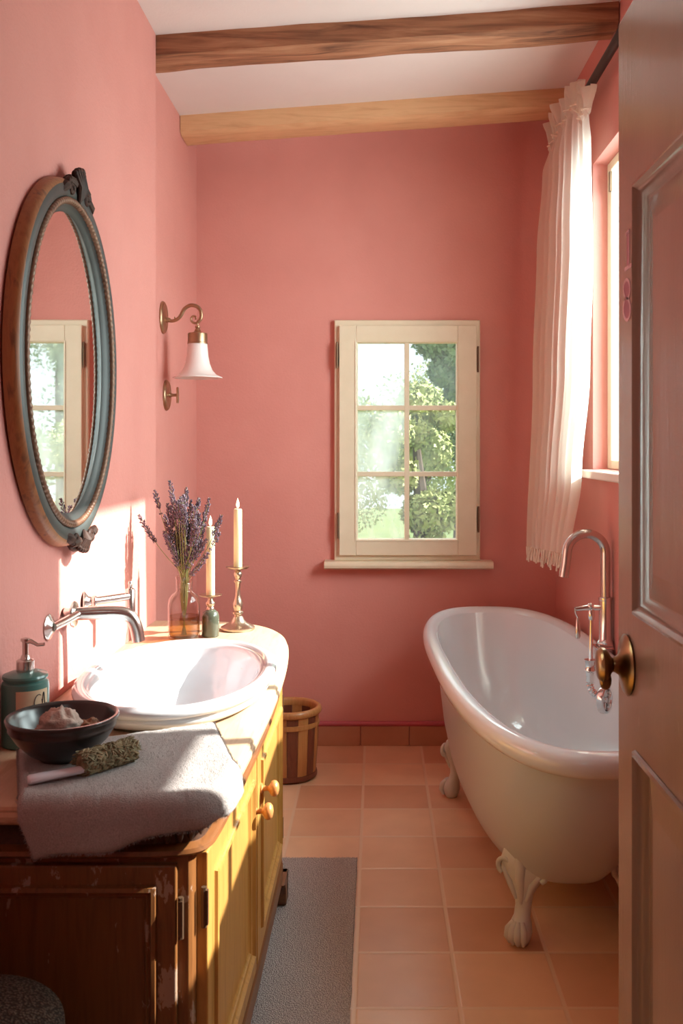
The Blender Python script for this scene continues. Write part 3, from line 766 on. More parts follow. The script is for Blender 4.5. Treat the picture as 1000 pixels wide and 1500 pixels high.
def cpt(s, t):
    """s 0 near .. 1 far, t 0 top .. 1 bottom"""
    zt = TOPZ(s); zb = 1.0-.045*s
    z = zt+(zb-zt)*t
    Yn, Yf = 3.43+.10*t, 4.18+.07*t
    ysc = s+.012*math.sin(s*40+2)
    Y = Yn+(Yf-Yn)*ysc
    near = interp(t, [(0, 868), (.06, 862), (.12, 865), (.35, 867), (.6, 862), (.83, 850), (1, 834)])
    far = interp(t, [(0, 800), (.05, 806), (.12, 795), (.3, 787), (.6, 781), (1, 772)])
    xn = xpx(near, Yn); xf = xpx(far, Yf)
    amp = interp(t, [(0, .030), (.045, .010), (.10, .013), (.5, .020), (1, .022)])
    fold = math.sin(s*2*PI*8.3+.7*math.sin(t*2.2+s*5))*.75+math.sin(s*2*PI*15+1.5+t*1.5)*.25*(1-.5*t)
    x = xn+(xf-xn)*s+amp*fold*(.55+.45*math.sin(s*11)**2)
    if t < .06: x += .010*math.sin(s*2*PI*21+t*40)
    x = min(x, .832)
    return (x, Y, z)
for i in range(nv+1):
    rings.append([cpt(j/nu, (i/nv)**1.15) for j in range(nu+1)])
mb = MB(); mb.loft(rings, closed=False, cap0=False, cap1=False); mb.build('cloth', SHEER, cur, smooth=True, ang=180)
mb = MB(); mb.tube([Vector(cpt(j/120, .050))+Vector((-.006, 0, 0)) for j in range(121)], .0035, 6); mb.build('gathering_cord', FRINGE, cur, smooth=True)
mb = MB()
for j in range(64):
    s = (j+.5)/64; p = Vector(cpt(s, 1)); L = .045+.03*random.random() if s < .7 else .06
    q = p+Vector((random.uniform(-.012, .012), random.uniform(-.02, .02), -L))
    mid = (p+q)/2+Vector((random.uniform(-.006, .006), random.uniform(-.01, .01), 0))
    mb.tube([p, mid, q], [.0042, .0034, .0042], 5)
o = mb.build('fringe', FRINGE, cur); o['kind'] = 'stuff'

# ------------------------------------------------------------------ BATHTUB
TCX, TCY, TL = .515, 3.28, 1.06
tub = thing('claw_foot_bathtub', 'white rolled-rim claw-foot bathtub along the right wall', 'bathtub', (TCX, TCY, 0))
def tring(dl, dw, z, n=96, e=2.8, shift=0):
    out = []
    for k in range(n):
        a = 2*PI*k/n; c, s_ = math.cos(a), math.sin(a)
        u = abs(s_)**(2/e)*math.copysign(1, s_); v_ = abs(c)**(2/e)*math.copysign(1, c)
        hw = .322+.020*u; cx = TCX-.03*u
        out.append((cx+(hw-dw)*v_, TCY+shift+(TL-dl)*u, z))
    return out
po = [(.64, .22, .150), (.56, .178, .152), (.495, .145, .163), (.43, .120, .19), (.355, .100, .245), (.25, .078, .35), (.14, .065, .47), (.085, .052, .57), (.060, .045, .622)]
mb = MB(); mb.loft([tring(*p) for p in po], cap0=True, cap1=False); mb.build('outer_shell', TUBOUT, tub, smooth=True, ang=180)
pr = [(.060, .045, .622), (.040, .028, .615), (.018, .010, .620), (.003, .0, .634), (0, -.002, .650), (.006, .004, .667), (.022, .018, .678), (.042, .036, .680), (.060, .050, .672), (.072, .058, .658)]
mb = MB(); mb.loft([tring(*p) for p in pr], cap0=False, cap1=False); mb.build('rolled_rim', TUBIN, tub, smooth=True, ang=180)
pi_ = [(.072, .058, .658), (.096, .066, .61), (.150, .082, .52), (.225, .100, .42), (.31, .122, .335), (.40, .150, .27), (.50, .190, .237), (.68, .26, .23)]
mb = MB(); mb.loft([tring(*p) for p in pi_], cap0=False, cap1=True); mb.build('inner_bowl', TUBIN, tub, smooth=True, ang=180)
def claw(x, y, sx, sy):
    """cast claw foot, leaning out from under the shell; sx, sy point outwards"""
    m = MB(); o = Vector((x, y, 0)); d = Vector((sx*.55, sy*.83, 0)).normalized(); sd_ = Vector((-d.y, d.x, 0))
    def ring(c, z, rf, rs, n=20): return [o+d*(c+rf*math.cos(2*PI*k/n))+sd_*(rs*math.sin(2*PI*k/n))+Vector((0, 0, z)) for k in range(n)]
    L = [(.000, 0, .020, .022), (.000, .012, .028, .028), (.000, .035, .034, .034), (-.004, .056, .029, .031), (-.012, .074, .021, .024), (-.020, .100, .019, .023), (-.024, .135, .022, .029),
         (-.024, .160, .026, .044), (-.024, .185, .028, .060), (-.026, .212, .028, .074), (-.032, .240, .024, .068), (-.044, .262, .014, .042)]
    m.loft([ring(*p) for p in L])
    # toes and claws
    for k in (-1.5, -.5, .5, 1.5):
        a = k*.45; dd = d*math.cos(a)+sd_*math.sin(a)
        m.tube([o+dd*.020+Vector((0, 0, .066)), o+dd*.036+Vector((0, 0, .048)), o+dd*.040+Vector((0, 0, .028)), o+dd*.032+Vector((0, 0, .008))], [.008, .0115, .0105, .005], 8)
    # leaf relief and scrolls at the knee
    m.tube([o+d*-.004+Vector((0, 0, .110)), o+d*.002+Vector((0, 0, .17)), o+d*-.004+Vector((0, 0, .225)), o+d*-.018+Vector((0, 0, .262))], [.006, .013, .019, .010], 10)
    for sg in (-1, 1):
        pts = []; rad = []
        for i in range(26):
            a = -1.2+i/25*2.6*PI; r_ = .024*(1-i/30)
            pts.append(o+sd_*sg*(.052+r_*math.cos(a))+d*(-.010)+Vector((0, 0, .205+r_*math.sin(a)))); rad.append(.0085*(1-.5*i/25))
        m.tube(pts, rad, 8)
        m.tube([o+sd_*sg*.016+d*-.006+Vector((0, 0, .12)), o+sd_*sg*.034+d*-.004+Vector((0, 0, .165)), o+sd_*sg*.058+d*-.012+Vector((0, 0, .20))], [.005, .010, .008], 8)
    m.build('claw_foot', FOOTM, tub, smooth=True, ang=75)
claw(.405, 2.70, -1, -1); claw(.300, 3.83, -1, .6); claw(.735, 2.74, 1, -1); claw(.740, 3.83, 1, .6)
mb = MB(); mb.lathe([(.028, 0), (.030, .003), (.022, .005), (.010, .004)], (TCX, 2.72, .231), (0, 0, 1), 24); mb.build('drain', CHROME2, tub, smooth=True)

# tub tap on the far right rim
tt = thing('gooseneck_tap', 'tall brushed gooseneck bath tap on the tub rim beside the curtain', 'tap', (.80, 3.42, .68))
gy = 3.40; gx = .822
mb = MB(); mb.box((gx-.050, gy-.035, .682), (gx+.014, gy+.035, .692)); mb.box((gx-.040, gy-.028, .692), (gx+.012, gy+.028, .702)); mb.build('base_plate', CHROME2, tt, bevel=.003)
gx = .812
mb = MB(); mb.lathe([(.030, .700), (.030, .706), (.024, .712), (.0225, .716), (.0225, .852), (.025, .855), (.025, .862), (.018, .866)], (gx, gy, 0), n=28); mb.build('column', CHROME2, tt, smooth=True, ang=35)
R_ = .068
gp = [(gx, gy, .862), (gx, gy, .95), (gx, gy, 1.02)]+arc((gx-R_, gy, 1.02), R_, 6, 174, 20)[0:]+[(gx-2*R_-.004, gy, .985), (gx-2*R_-.012, gy, .935)]
mb = MB(); mb.tube(gp, .017, 20); mb.build('gooseneck_spout', CHROME, tt, smooth=True, ang=70)

# riser fitting with hanging pull and ring
rf = thing('bath_mixer_riser', 'slim chrome riser with crossbar, hanging pull and ring over the tub', 'tap', (.675, 3.0, .735))
ry, rx = 3.0, .672
def rp(px, py): return ((px-551)/1405*ry, ry, 1.4-(py-653)/1405*ry)
mb = MB(); mb.tube([rp(865, 968), rp(866, 900)], .0065, 12); mb.lathe([(.008, 0), (.011, .01), (.011, .025), (.008, .034)], rp(866, 908), (0, 0, 1), 16); mb.build('riser_pipe', CHROME2, rf, smooth=True)
mb = MB(); mb.tube([rp(842, 892), rp(860, 890), rp(879, 890)], [.006, .0085, .0085], 12); mb.ball(rp(865, 888), .011); mb.build('crossbar', CHROME2, rf, smooth=True)
mb = MB(); mb.tube([rp(842, 892), rp(843, 898), rp(846, 905)], .003, 8); mb.lathe([(.003, .002), (.006, -.004), (.0085, -.035), (.009, -.055), (.006, -.062), (0, -.063)], rp(846, 906), (0, 0, 1), 14); mb.build('hanging_pull', CHROME, rf, smooth=True)
mb = MB(); mb.lathe([(.0, .02), (.019, .019), (.016, .012), (.015, -.008), (.017, -.012), (.017, -.016), (.013, -.020), (.013, -.05), (.0, -.052)], rp(864, 975), (0, 0, 1), 20)
mb.tube([rp(866, 974), (.838, ry, rp(866, 974)[2])], .010, 12); mb.lathe([(.028, 0), (.028, .005)], (.833, ry, rp(866, 974)[2]), (1, 0, 0), 20); mb.build('valve', CHROME2, rf, smooth=True)
hp = smoothpoly([rp(863, 990), rp(863, 1003), rp(868, 1015), rp(880, 1022)], 3)
mb = MB(); mb.tube(hp, [.0105+.0014*math.sin(i*2.2) for i in range(len(hp))], 14); mb.build('hose', CHROME2, rf, smooth=True)
mb = MB(); c = Vector(rp(885, 1025)); ax = Vector((.75, -.55, 0)).normalized()
mb.lathe([(.030, -.010), (.040, -.010), (.043, -.006), (.043, .008), (.040, .011), (.034, .011), (.032, .004), (.030, -.010)], c, ax, 36, False, False)
mb.tube([c-Vector((0, 0, .03)), c+Vector((0, 0, .03))], .005, 8); mb.lathe([(.010, -.012), (.012, 0), (.008, .008)], c, ax, 16); mb.build('ring_handle', CHROME2, rf, smooth=True)

# ------------------------------------------------------------------ WOODEN PAIL
pc = Vector((-.368, 4.07, 0))
pail = thing('wooden_pail', 'striped coopered wooden pail with round rim on tiles behind the washstand', 'bucket', pc)
STL = wood('light_stave_wood', (.40, .16, .045), (.52, .24, .08), None, (8, 8, 1), .4, .15, 6, coat=.3)
STD = wood('dark_stave_wood', (.13, .035, .018), (.19, .055, .028), None, (8, 8, 1), .4, .15, 6, coat=.3)
def prad(z): return .110+.015*z/.30
nst = 16
for k in range(nst):
    a0, a1 = 2*PI*k/nst, 2*PI*(k+1)/nst-.012
    m = MB(); rings = []
    for z, bulge in ((.006, 0), (.02, .001), (.15, .003), (.28, .001)):
        ring = []
        for j in range(6):
            a = a0+(a1-a0)*j/5; r = prad(z)+bulge*math.sin(PI*j/5); ring.append(pc+Vector((r*math.cos(a), r*math.sin(a), z)))
        for j in range(5, -1, -1):
            a = a0+(a1-a0)*j/5; r = prad(z)-.010; ring.append(pc+Vector((r*math.cos(a), r*math.sin(a), z)))
        rings.append(ring)
    m.loft(rings); m.build('stave', STL if k % 2 else STD, pail, smooth=True)
mb = MB(); mb.lathe([(.095, .012), (.098, .018)], pc, n=32); mb.build('base', STD, pail)
for z, nm in ((.222, 'hoop'), (.008, 'hoop')):
    mb = MB(); r = prad(z)
    mb.lathe([(r-.001, z), (r+.006, z+.001), (r+.007, z+.010), (r+.005, z+.020), (r-.001, z+.021)], pc, n=48, cap0=False, cap1=False); mb.build(nm, STL if z > .1 else STD, pail, smooth=True)
mb = MB(); r = prad(.28)
mb.lathe([(r-.012, .270), (r+.003, .270), (r+.011, .276), (r+.013, .286), (r+.009, .297), (r+.001, .302), (r-.008, .300), (r-.013, .292), (r-.012, .270)], pc, n=48, cap0=False, cap1=False); mb.build('rim', STL, pail, smooth=True, ang=180)

# ------------------------------------------------------------------ RUG
rugo = MB(); nx, ny = 60, 200; X0, X1, Y0, Y1 = -.37, -.064, 1.70, 3.245; rings = []
for i in range(ny+1):
    y = Y0+(Y1-Y0)*i/ny; row = []
    for j in range(nx+1):
        x = X0+(X1-X0)*j/nx; e = .002*noise.noise(Vector((y*12, 0, 1))) if j == nx else 0
        row.append((x+e, y, .0065+.0012*noise.noise(Vector((x*60, y*60, 0)))))
    rings.append(row)
rugo.loft(rings, closed=False, cap0=False, cap1=False)
rug = thing('bath_rug', 'grey woven cotton rug on the tiles in front of the washstand', 'rug', (-.2, 2.5, 0))
o = rugo.build('woven_body', RUG, rug, smooth=True, ang=180)
sm = o.modifiers.new('thick', 'SOLIDIFY'); sm.thickness = .006; sm.offset = -1
mb = MB()
for k in range(90):
    x = X0+(X1-X0)*(k+.5)/90; mb.tube([(x, Y1-.004, .006), (x+random.uniform(-.003, .003), Y1+random.uniform(.004, .014), .003)], .0012, 4)
o = mb.build('fringe', RUG, rug); o['kind'] = 'stuff'

# ------------------------------------------------------------------ WOVEN BASKET (near left)
bc = Vector((-.607, 1.415, 0))
bk = thing('woven_basket', 'dark woven seagrass basket with lid at the near end of the washstand', 'basket', bc)
mb = MB(); n = 64; rings = []
for i in range(60):
    z = .003+.52*i/59; base = .118+.018*math.sin(PI*min(z/.52, 1)*.8)
    rings.append([bc+Vector(((base+.0035*math.cos(i*PI)*math.copysign(1, math.sin(k*PI/2+.1)))*math.cos(2*PI*k/n), (base+.0035*math.cos(i*PI)*math.copysign(1, math.sin(k*PI/2+.1)))*math.sin(2*PI*k/n), z)) for k in range(n)])
mb.loft(rings); mb.build('basket_body', BASKET, bk, smooth=True)
mb = MB(); rings = []
for i in range(26):
    t = i/25; r = .139*math.cos(t*PI/2)**.55 if t < 1 else .001; z = .523+.045*t**.7*1.2
    r = max(r, .001)
    rings.append([bc+Vector(((r+.002*((k+i) % 2))*math.cos(2*PI*k/n), (r+.002*((k+i) % 2))*math.sin(2*PI*k/n), z)) for k in range(n)])
mb.loft(rings); mb.build('lid', BASKET, bk, smooth=True)

# ------------------------------------------------------------------ TOWEL
A = Vector((-.690, 1.840)); U = Vector((.350, .180)); V = Vector((.105, -.25)).normalized()
OUT = outline(.006)
def outdist(p):
    """signed distance outside the counter outline (near and right sides) and outward normal"""
    best = 1e9; bn = None
    for (ax, ay), (bx, by) in zip(OUT, OUT[1:]):
        a = Vector((ax, ay)); d = Vector((bx, by))-a; L = d.length
        if L < 1e-9: continue
        t = max(0, min(1, (p-a).dot(d)/L/L)); q = a+d*t; dd = (p-q).length
        if dd < best: best = dd; bn = (q, Vector((d.y, -d.x)).normalized())
    q, n_ = bn
    return ((p-q).dot(n_) if abs((p-q).dot(n_)) > 1e-6 else 0), q, n_
def towel_pt(u, v_, th):
    vd = Vector((.36-.06*u, -.933-.02*u)); p = A+U*u+vd*v_
    d, q, n_ = outdist(p)
    R2 = .014
    bumpy = .0022*noise.noise(Vector((u*9, v_*22, 3)))+.0011*noise.noise(Vector((u*70, v_*180, th*50)))
    h = th+bumpy
    s = d+R2
    if s <= 0: return Vector((p.x, p.y, CT+.0015+h))
    arcL = (R2+h*.0)*PI/2
    base = p-n_*s
    if s < arcL:
        a = s/R2; o2 = base+n_*(R2+h)*math.sin(a)
        return Vector((o2.x, o2.y, CT+.0015-R2+(R2+h)*math.cos(a)))
    o2 = base+n_*(R2+h+.002)
    return Vector((o2.x, o2.y, CT+.0015-R2-(s-arcL)))
tw = thing('grey_towel', 'folded grey terry towel draped over the near counter edge', 'towel', (-.5, 1.72, CT))
TH = .017
nu, nv = 150, 130
def vlen(u): return interp(u, [(0, .350), (.4, .40), (.8, .425), (.92, .40), (1, .33)])
mb = MB(); rings = []
for i in range(nv+1):
    vv = i/nv
    ring = []
    for j in range(nu+1):
        u = j/nu; e = 4*min(u, 1-u, .25); e2 = min(1, 10*min(vv, 1-vv)+.2)
        edge = math.sqrt(max(0, 1-(1-min(1, min(u, 1-u)/.035))**2)); edge2 = math.sqrt(max(0, 1-(1-min(1, min(vv, 1-vv)/.045))**2))
        ring.append(towel_pt(u, vv*vlen(u), .004+TH*(.15+.85*min(edge, edge2))*(1 if True else 0)))
    for j in range(nu, -1, -1):
        u = j/nu; ring.append(towel_pt(u, vv*vlen(u), .0005+.0))
    rings.append(ring)
mb.loft(rings); mb.build('cloth', TOWEL, tw, smooth=True, ang=180)
mb = MB()
random.seed(5)
for k in range(5200):
    if k < 1500: u, vv = random.random(), 1-abs(random.gauss(0, .012))
    elif k < 2300: u, vv = abs(random.gauss(0, .006)), random.random()
    elif k < 3100: u, vv = 1-abs(random.gauss(0, .006)), random.random()
    else: u, vv = random.random(), random.random()
    u = min(max(u, 0), 1); vv = min(max(vv, 0), 1)
    p = towel_pt(u, vv*vlen(u), .004+TH*.9 if .03 < u < .97 and .04 < vv < .96 else .012)
    q = towel_pt(u, vv*vlen(u), .004+TH*.9+.0035 if .03 < u < .97 and .04 < vv < .96 else .018)+Vector([random.uniform(-.003, .003) for _ in range(3)])
    s_ = Vector((.0005, 0, 0)); mb.add([p-s_, p+s_, q], [(0, 1, 2)])
o = mb.build('pile', TOWEL, tw); o['kind'] = 'stuff'
TT = CT+.0015+.004+TH   # towel top

# ------------------------------------------------------------------ SOAP BOTTLE
sb = Vector((-.706, 1.93, CT))
soap = thing('soap_dispenser', 'teal soap pump bottle with cream label at the far left of the counter', 'soap dispenser', sb)
mb = MB(); mb.lathe([(.042, .0005), (.0455, .003), (.046, .010), (.046, .118), (.0445, .126), (.040, .130), (.040, .133), (.0435, .134), (.0445, .137), (.043, .141), (.03, .146), (.012, .148)], sb, n=48); mb.build('bottle', TEAL, soap, smooth=True, ang=35)
mb = MB(); mb.lathe([(.017, .144), (.0175, .146), (.0175, .168), (.015, .170), (.010, .171), (.008, .178), (.006, .180), (.006, .206), (.009, .207), (.009, .212), (.002, .214)], sb, n=28); mb.build('pump_collar', CHROME, soap, smooth=True, ang=35)
mb = MB(); d2 = Vector((.82, -.1, 0)).normalized(); mb.tube([sb+Vector((0, 0, .206)), sb+d2*.012+Vector((0, 0, .207)), sb+d2*.026+Vector((0, 0, .200)), sb+d2*.040+Vector((0, 0, .202))], [.006, .0045, .0035, .0035], 10); mb.build('pump_nozzle', CHROME, soap, smooth=True)
ca = math.atan2(-sb.y, -sb.x)     # label faces the viewer side
lab0, lab1 = math.radians(-92), math.radians(-8)
mb = MB(); mb.loft([[sb+Vector((.0465*math.cos(a), .0465*math.sin(a), z)) for a in [lab0+(lab1-lab0)*i/20 for i in range(21)]] for z in (.022, .116)], closed=False, cap0=False, cap1=False)
lb = mb.build('label', LABELM, soap, smooth=True)
def lpt(a, z): return sb+Vector((.0470*math.cos(math.radians(a)), .0470*math.sin(math.radians(a)), z))
scr = [[(-40+13*math.cos(t)+4*math.sin(t*.5), .090+.017*math.sin(t)) for t in [math.radians(60+i*14) for i in range(24)]],
       [(-28+9*t, .076+.034*math.sin(t*2.8)) for t in [i/10 for i in range(11)]],
       [(-20+3.2*math.cos(t*6)+8*t*.6, .080+.008*math.sin(t*6)) for t in [i/12 for i in range(16)]]]
mb = MB()
for S in scr: mb.tube([lpt(a, z) for a, z in S], .0009, 5)
mb.build('lettering', INK, lb)

# ------------------------------------------------------------------ BOWL, STONES, BRUSH
bw = Vector((-.580, 1.775, TT+.0005))
bowl = thing('dark_bowl', 'dark stoneware bowl on the grey towel beside the soap bottle', 'bowl', bw)
mb = MB(); mb.lathe([(.0, 0), (.040, 0), (.043, .004), (.060, .014), (.082, .036), (.094, .055), (.0965, .058), (.0955, .061), (.100, .072), (.1015, .077), (.100, .080), (.096, .080), (.092, .074), (.089, .066), (.080, .045), (.062, .024), (.040, .012), (.0, .009)], bw, n=64, cap0=False, cap1=False)
mb.build('bowl_body', BOWLM, bowl, smooth=True, ang=60)
def rock(name, c, r, mat, label, seed):
    m = MB(); n, k = 40, 26; rings = []
    for i in range(k+1):
        th = PI*i/k; ring = []
        for j in range(n):
            ph = 2*PI*j/n; d = Vector((math.sin(th)*math.cos(ph), math.sin(th)*math.sin(ph), -math.cos(th)))
            f = 1+.28*noise.noise(d*2.1+Vector((seed, 0, 0)))+.16*noise.noise(d*5+Vector((0, seed, 0)))+.09*noise.noise(d*13+Vector((seed, seed, 0)))
            ring.append(Vector(c)+Vector((d.x*r[0], d.y*r[1], d.z*r[2]))*f)
        rings.append(ring)
    m.loft(rings); o_ = m.build(name, mat, smooth=True, ang=180, origin=(c[0], c[1], c[2]-r[2])); return tag(o_, label, 'stone')
rock('pumice_stone', bw+Vector((-.008, .0, .056)), (.040, .032, .034), STONE, 'larger pale pumice stone in the dark bowl', 3)
rock('pumice_stone', bw+Vector((.044, .014, .048)), (.029, .022, .019), STONE2, 'smaller brown pumice stone in the dark bowl', 8)
zb = TT+.0225
br = thing('bath_brush', 'bundled dried-herb brush with a white handle lying on the grey towel', 'brush', (-.50, 1.66, TT))
h0, h1 = Vector((-.516, 1.672, zb)), Vector((-.447, 1.758, zb)); ax = (h1-h0).normalized(); sd2 = ax.cross(Vector((0, 0, 1)))
mb = MB(); mb.tube([h0+(h1-h0)*t for t in (0, .04, .5, .96, 1)], [.012, .017, .0185, .017, .012], 20)
random.seed(3)
for k in range(900):
    t = random.random(); a = random.random()*2*PI; rr = .0165+.0055*random.random()
    c = h0+(h1-h0)*t+(sd2*math.cos(a)+Vector((0, 0, 1))*math.sin(a))*rr
    dirr = (ax*random.uniform(.3, 1)*random.choice((1, 1, -1))+(sd2*math.cos(a+1.5)+Vector((0, 0, 1))*math.sin(a+1.5))*random.uniform(-.8, .8)).normalized()
    rot = Vector((0, 0, 1)).rotation_difference(dirr).to_matrix(); mb.ball(c, (.0021, .0021, random.uniform(.004, .009)), 5, 4, rot)
for k in range(60):
    a = random.random()*2*PI; c = h1+(sd2*math.cos(a)+Vector((0, 0, 1))*math.sin(a))*.012*random.random()
    mb.tube([c, c+ax*random.uniform(.006, .016)+Vector([random.uniform(-.005, .005) for _ in range(3)])], [.0012, .0004], 4)
mb.build('herb_head', FOL, br, smooth=True)
mb = MB()
pts = [h0+(h1-h0)*(i/120)*.96+ax*.002+(sd2*math.cos(i*.42)+Vector((0, 0, 1))*math.sin(i*.42))*.0205 for i in range(121)]
mb.tube(pts, .0008, 5); mb.build('binding_thread', simple('beige_thread', (.45, .38, .24), .9), br)
mb = MB(); ha = h0-Vector((0, 0, .010)); hb = Vector((-.594, 1.634, TT+.008))
dv = (hb-ha).normalized(); pv = dv.cross(Vector((0, 0, 1))).normalized()
def hring(c, wd, hg, n=16): return [c+pv*wd*math.cos(2*PI*k/n)*1.0+Vector((0, 0, hg*math.sin(2*PI*k/n))) for k in range(n)]
mb.loft([hring(ha-dv*.01, .010, .006), hring(ha+(hb-ha)*.3, .0115, .0068), hring(ha+(hb-ha)*.75, .0135, .0075), hring(hb-dv*.004, .0145, .0076), hring(hb, .011, .0055)])
mb.build('handle', HANDLE, br, smooth=True)

# ------------------------------------------------------------------ GLASS BOTTLE + LAVENDER
vb = Vector((-.598, 2.985, CT))
bt = thing('glass_bottle', 'clear glass bottle holding lavender and amber water on the counter', 'bottle', vb)
mb = MB(); out_ = [(.0, .001), (.044, .001), (.0485, .006), (.0495, .02), (.0495, .105), (.047, .122), (.039, .137), (.028, .146), (.0245, .150), (.0245, .156), (.0265, .158), (.0245, .161), (.0265, .165), (.0245, .168), (.0265, .172), (.0245, .176), (.0265, .190), (.0275, .195)]
inn = [(.0245, .195), (.0225, .176), (.0225, .150), (.037, .132), (.0465, .105), (.0465, .02), (.042, .008), (.0, .007)]
mb.lathe(out_+inn, vb, n=48, cap0=False, cap1=False); mb.build('bottle_body', BOTGL, bt, smooth=True, ang=50)
mb = MB(); mb.lathe([(.0, .0085), (.042, .0085), (.046, .02), (.046, .072), (.0, .072)], vb, n=40, cap0=False, cap1=False); mb.build('amber_water', LIQ, bt, smooth=True, ang=50)
random.seed(21)
def sprig(dx, dy, L, bend, base, fl, seed, label):
    """dx, dy: where the tip ends relative to the neck; L: height of the tip above the counter"""
    m = MB(); random.seed(seed)
    b0 = vb+Vector((-base[0]*.6, -base[1]*.6, .012)); nk = vb+Vector((base[0], base[1], .185)); tip = vb+Vector((dx, dy, L))
    mid = (nk+tip)/2+Vector((dx*bend, dy*bend, .0))
    pts = smoothpoly([tuple(b0), tuple((b0+nk)/2+Vector((base[0]*.5, 0, 0))), tuple(nk), tuple(mid), tuple(tip)], 2)
    root = thing('lavender_sprig', label, 'lavender', vb, 'lavender sprigs in the glass bottle')
    m.tube(pts, .0011, 5); m.build('stem', STEM, root)
    m = MB(); P = [Vector(p) for p in pts]; tot = sum((b-a).length for a, b in zip(P, P[1:])); acc = 0; samples = []
    def at(s):
        s = max(0, min(tot-1e-6, s)); a_ = 0
        for p, q in zip(P, P[1:]):
            l = (q-p).length
            if a_+l >= s: return p+(q-p)*((s-a_)/l), (q-p).normalized()
            a_ += l
        return P[-1], (P[-1]-P[-2]).normalized()
    nfl = int(fl/.0042)
    for i in range(nfl):
        s = tot-fl+fl*i/nfl; p, t = at(s); o1 = t.orthogonal().normalized(); o2 = t.cross(o1); w_ = math.sin(PI*min(1, (i+1.5)/nfl))**.5
        for j in range(5):
            a = j*2*PI/5+i*.9; rr = .0036*w_+random.uniform(0, .0048)
            if random.random() < .22: continue
            d = o1*math.cos(a)+o2*math.sin(a); dirr = (d+t*.9).normalized()
            q_ = random.uniform(.75, 1.25); m.ball(p+d*rr, (.0021*q_, .0021*q_, .0040*q_), 5, 4, Vector((0, 0, 1)).rotation_difference(dirr).to_matrix())
    if nfl > 8 and random.random() < .6:
        for s in (tot-fl-.018,):
            p, t = at(s)
            for j in range(5):
                a = j*1.26; d = t.orthogonal().normalized(); d.rotate(Matrix.Rotation(a, 3, t)); m.ball(p+d*.004, (.002, .002, .003), 5, 4)
    m.build('flower_spike', LAV1, root, smooth=True)
def tipxy(px, py, dy=0): # photo position of the tip -> offsets
    Y = vb.y+dy; return ((px-551)/1405*Y-vb.x, dy, 1.4-(py-653)/1405*Y-CT)
special = [((203, 753, -.02), .10, 'lavender sprig drooping furthest to the left'),
           ((226, 717, .0), .06, 'dark lavender sprig leaning upper left toward the wall corner'),
           ((248, 703, .01), .07, 'tallest lavender sprig in the bottle'),
           ((273, 713, .01), .06, 'tall lavender sprig just right of the tallest one'),
           ((307, 729, .0), .07, 'lavender sprig leaning right just above the short candle'),
           ((325, 754, -.01), .07, 'lavender sprig leaning furthest right across the short candle'),
           ((322, 779, -.015), .045, 'lowest right lavender sprig beside the short candle')]
k = 0
for (px, py, dy), fl, lb_ in special:
    dx, dyy, L = tipxy(px, py, dy); a = random.random()*6.28
    sprig(dx, dyy, L, .12 if abs(dx) > .05 else 0, (.012*math.cos(a), .012*math.sin(a)), fl, 100+k, lb_); k += 1
random.seed(12)
for i in range(46):
    px = random.gauss(269, 19); px = max(230, min(306, px)); py = 718+random.random()*78+abs(px-269)*.4
    dx, dyy, L = tipxy(px, py, random.uniform(-.045, .04)); a = random.random()*6.28; q = .014*random.random()**.5
    sprig(dx, dyy, L, .08, (q*math.cos(a), q*math.sin(a)), random.uniform(.055, .095), 200+i, 'purple dried lavender sprig in the dense middle of the bunch')

# ------------------------------------------------------------------ CANDLES
def candle(c, r, h, label):
    t = thing('taper_candle', label, 'candle', c, 'lit candles on the counter')
    m = MB(); m.lathe([(.0, 0), (r, 0), (r*.985, h*.5), (r*.97, h-.002), (r*.8, h), (r*.35, h-.002), (0, h-.003)], c, n=28, cap0=False, cap1=False); m.build('wax', WAX, t, smooth=True, ang=50)
    m = MB(); m.tube([c+Vector((0, 0, h-.004)), c+Vector((.0005, 0, h+.006))], .0009, 6); m.build('wick', WICK, t)
    m = MB(); m.lathe([(.0005, 0), (.004, .004), (.0055, .010), (.0045, .018), (.002, .027), (.0003, .033)], c+Vector((0, 0, h+.002)), n=16); m.build('flame', FLAME, t, smooth=True)
# tall
k1 = Vector((-.452, 3.13, CT))
cs = thing('candlestick', 'tall turned antique brass candlestick on the counter, right of the bottle', 'candlestick', k1, 'candlesticks')
mb = MB(); mb.lathe([(.0, .0), (.054, .0005), (.056, .004), (.055, .010), (.044, .016), (.030, .022), (.021, .032), (.017, .042), (.012, .046), (.012, .050), (.018, .054), (.018, .058), (.011, .062), (.0155, .075), (.017, .085), (.012, .098), (.009, .110), (.0075, .130), (.009, .152), (.013, .156), (.013, .160), (.008, .163), (.008, .168), (.012, .172), (.0145, .182), (.011, .190), (.008, .193), (.010, .196), (.018, .198)], k1, n=40)
mb.build('turned_stem', PEWTER, cs, smooth=True, ang=50)
mb = MB(); mb.lathe([(.010, .196), (.030, .199), (.038, .204), (.039, .206), (.034, .2055), (.013, .203), (.0, .203)], k1, n=40); mb.build('drip_plate', PEWTER, cs, smooth=True, ang=50)
candle(k1+Vector((0, 0, .2045)), .0137, .190, 'taller lit cream candle in the tall brass candlestick')
k2 = Vector((-.522, 3.02, CT))
cs = thing('candlestick', 'short brass candle holder on a dark green pot beside the glass bottle', 'candlestick', k2, 'candlesticks')
mb = MB(); mb.lathe([(.0, .0005), (.026, .001), (.0275, .004), (.0275, .062), (.024, .076), (.015, .083), (.011, .086)], k2, n=32); mb.build('green_pot', GREENB, cs, smooth=True, ang=50)
mb = MB(); mb.lathe([(.012, .084), (.012, .090), (.009, .094), (.014, .101), (.0145, .106), (.009, .112), (.0075, .120), (.014, .124), (.034, .1285), (.037, .132), (.033, .1325), (.013, .129), (.0, .129)], k2, n=36); mb.build('brass_top', PEWTER, cs, smooth=True, ang=50)
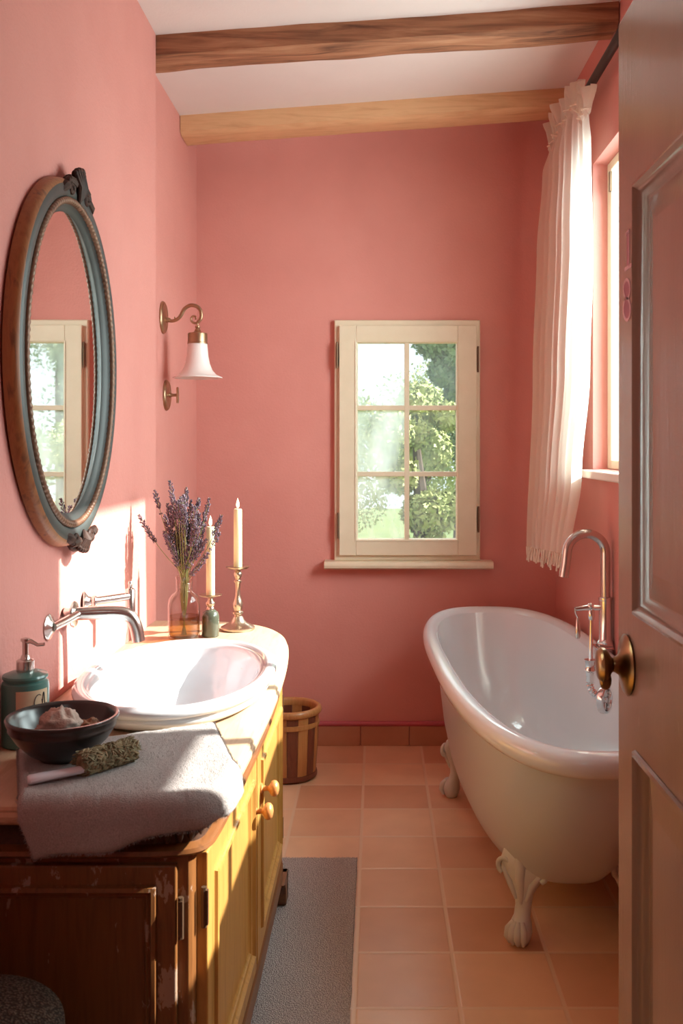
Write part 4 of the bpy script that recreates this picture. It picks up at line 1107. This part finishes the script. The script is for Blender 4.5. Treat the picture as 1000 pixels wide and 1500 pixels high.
candle(k2+Vector((0, 0, .1305)), .0137, .215, 'shorter lit cream candle behind the lavender in the green-potted holder')

# ------------------------------------------------------------------ OUTDOORS
GR = simple('lawn', (.10, .16, .05), .9, col2=(.16, .22, .07), ns=2)
mb = MB(); mb.box((-14, YB+.25, -.6), (16, 26, -.3)); o = mb.build('ground', GR); struct(o)
LEAF1 = simple('tree_leaves', (.07, .13, .09), .7, col2=(.22, .30, .12), ns=1.8)
LEAF2 = simple('sunlit_shrub_leaves', (.28, .36, .12), .7, col2=(.46, .50, .20), ns=2.5)
BARK = simple('bark', (.08, .055, .04), .9)
def tree(x, y, h, cr, mat, label, seed, n=1500):
    t = thing('garden_tree', label, 'tree', (x, y, -.3), 'trees outside the back window')
    m = MB(); m.tube([(x, y, -.3), (x+.05, y, h*.45), (x, y+.05, h*.8)], [.10, .07, .03], 8); m.build('trunk', BARK, t)
    m = MB(); random.seed(seed)
    blobs = [(Vector((x+random.gauss(0, cr*.45), y+random.gauss(0, cr*.45), h*.28+random.random()*h*.72)), cr*random.uniform(.25, .5)) for _ in range(16)]
    for i in range(n):
        c, r = random.choice(blobs); d = Vector((random.gauss(0, 1), random.gauss(0, 1), random.gauss(0, 1))).normalized()
        p = c+d*r*random.uniform(.75, 1.05); s_ = random.uniform(.016, .042); a_ = Vector((random.gauss(0, 1), random.gauss(0, 1), random.gauss(0, 1))).normalized(); b_ = a_.cross(d).normalized()
        m.add([p-a_*s_, p+b_*s_*.5, p+a_*s_, p-b_*s_*.5], [(0, 1, 2, 3)])
    m.build('foliage', mat, t)
tree(.80, 9.2, 3.4, .55, LEAF1, 'dark tree filling the right panes of the window view', 4, 17000)
tree(.32, 7.6, 1.75, .40, LEAF2, 'bright yellow-green shrub behind the middle of the window', 5, 15000)
tree(1.45, 8.0, 1.5, .6, LEAF2, 'sunlit shrub at the lower right in the window view', 6, 9000)
tree(2.2, 12.0, 5.0, 1.3, LEAF1, 'tall tree further off at the right in the window view', 9, 12000)
tree(.6, 12.5, 2.3, 1.5, LEAF2, 'wide pale hedge along the bottom of the window view', 14, 16000)
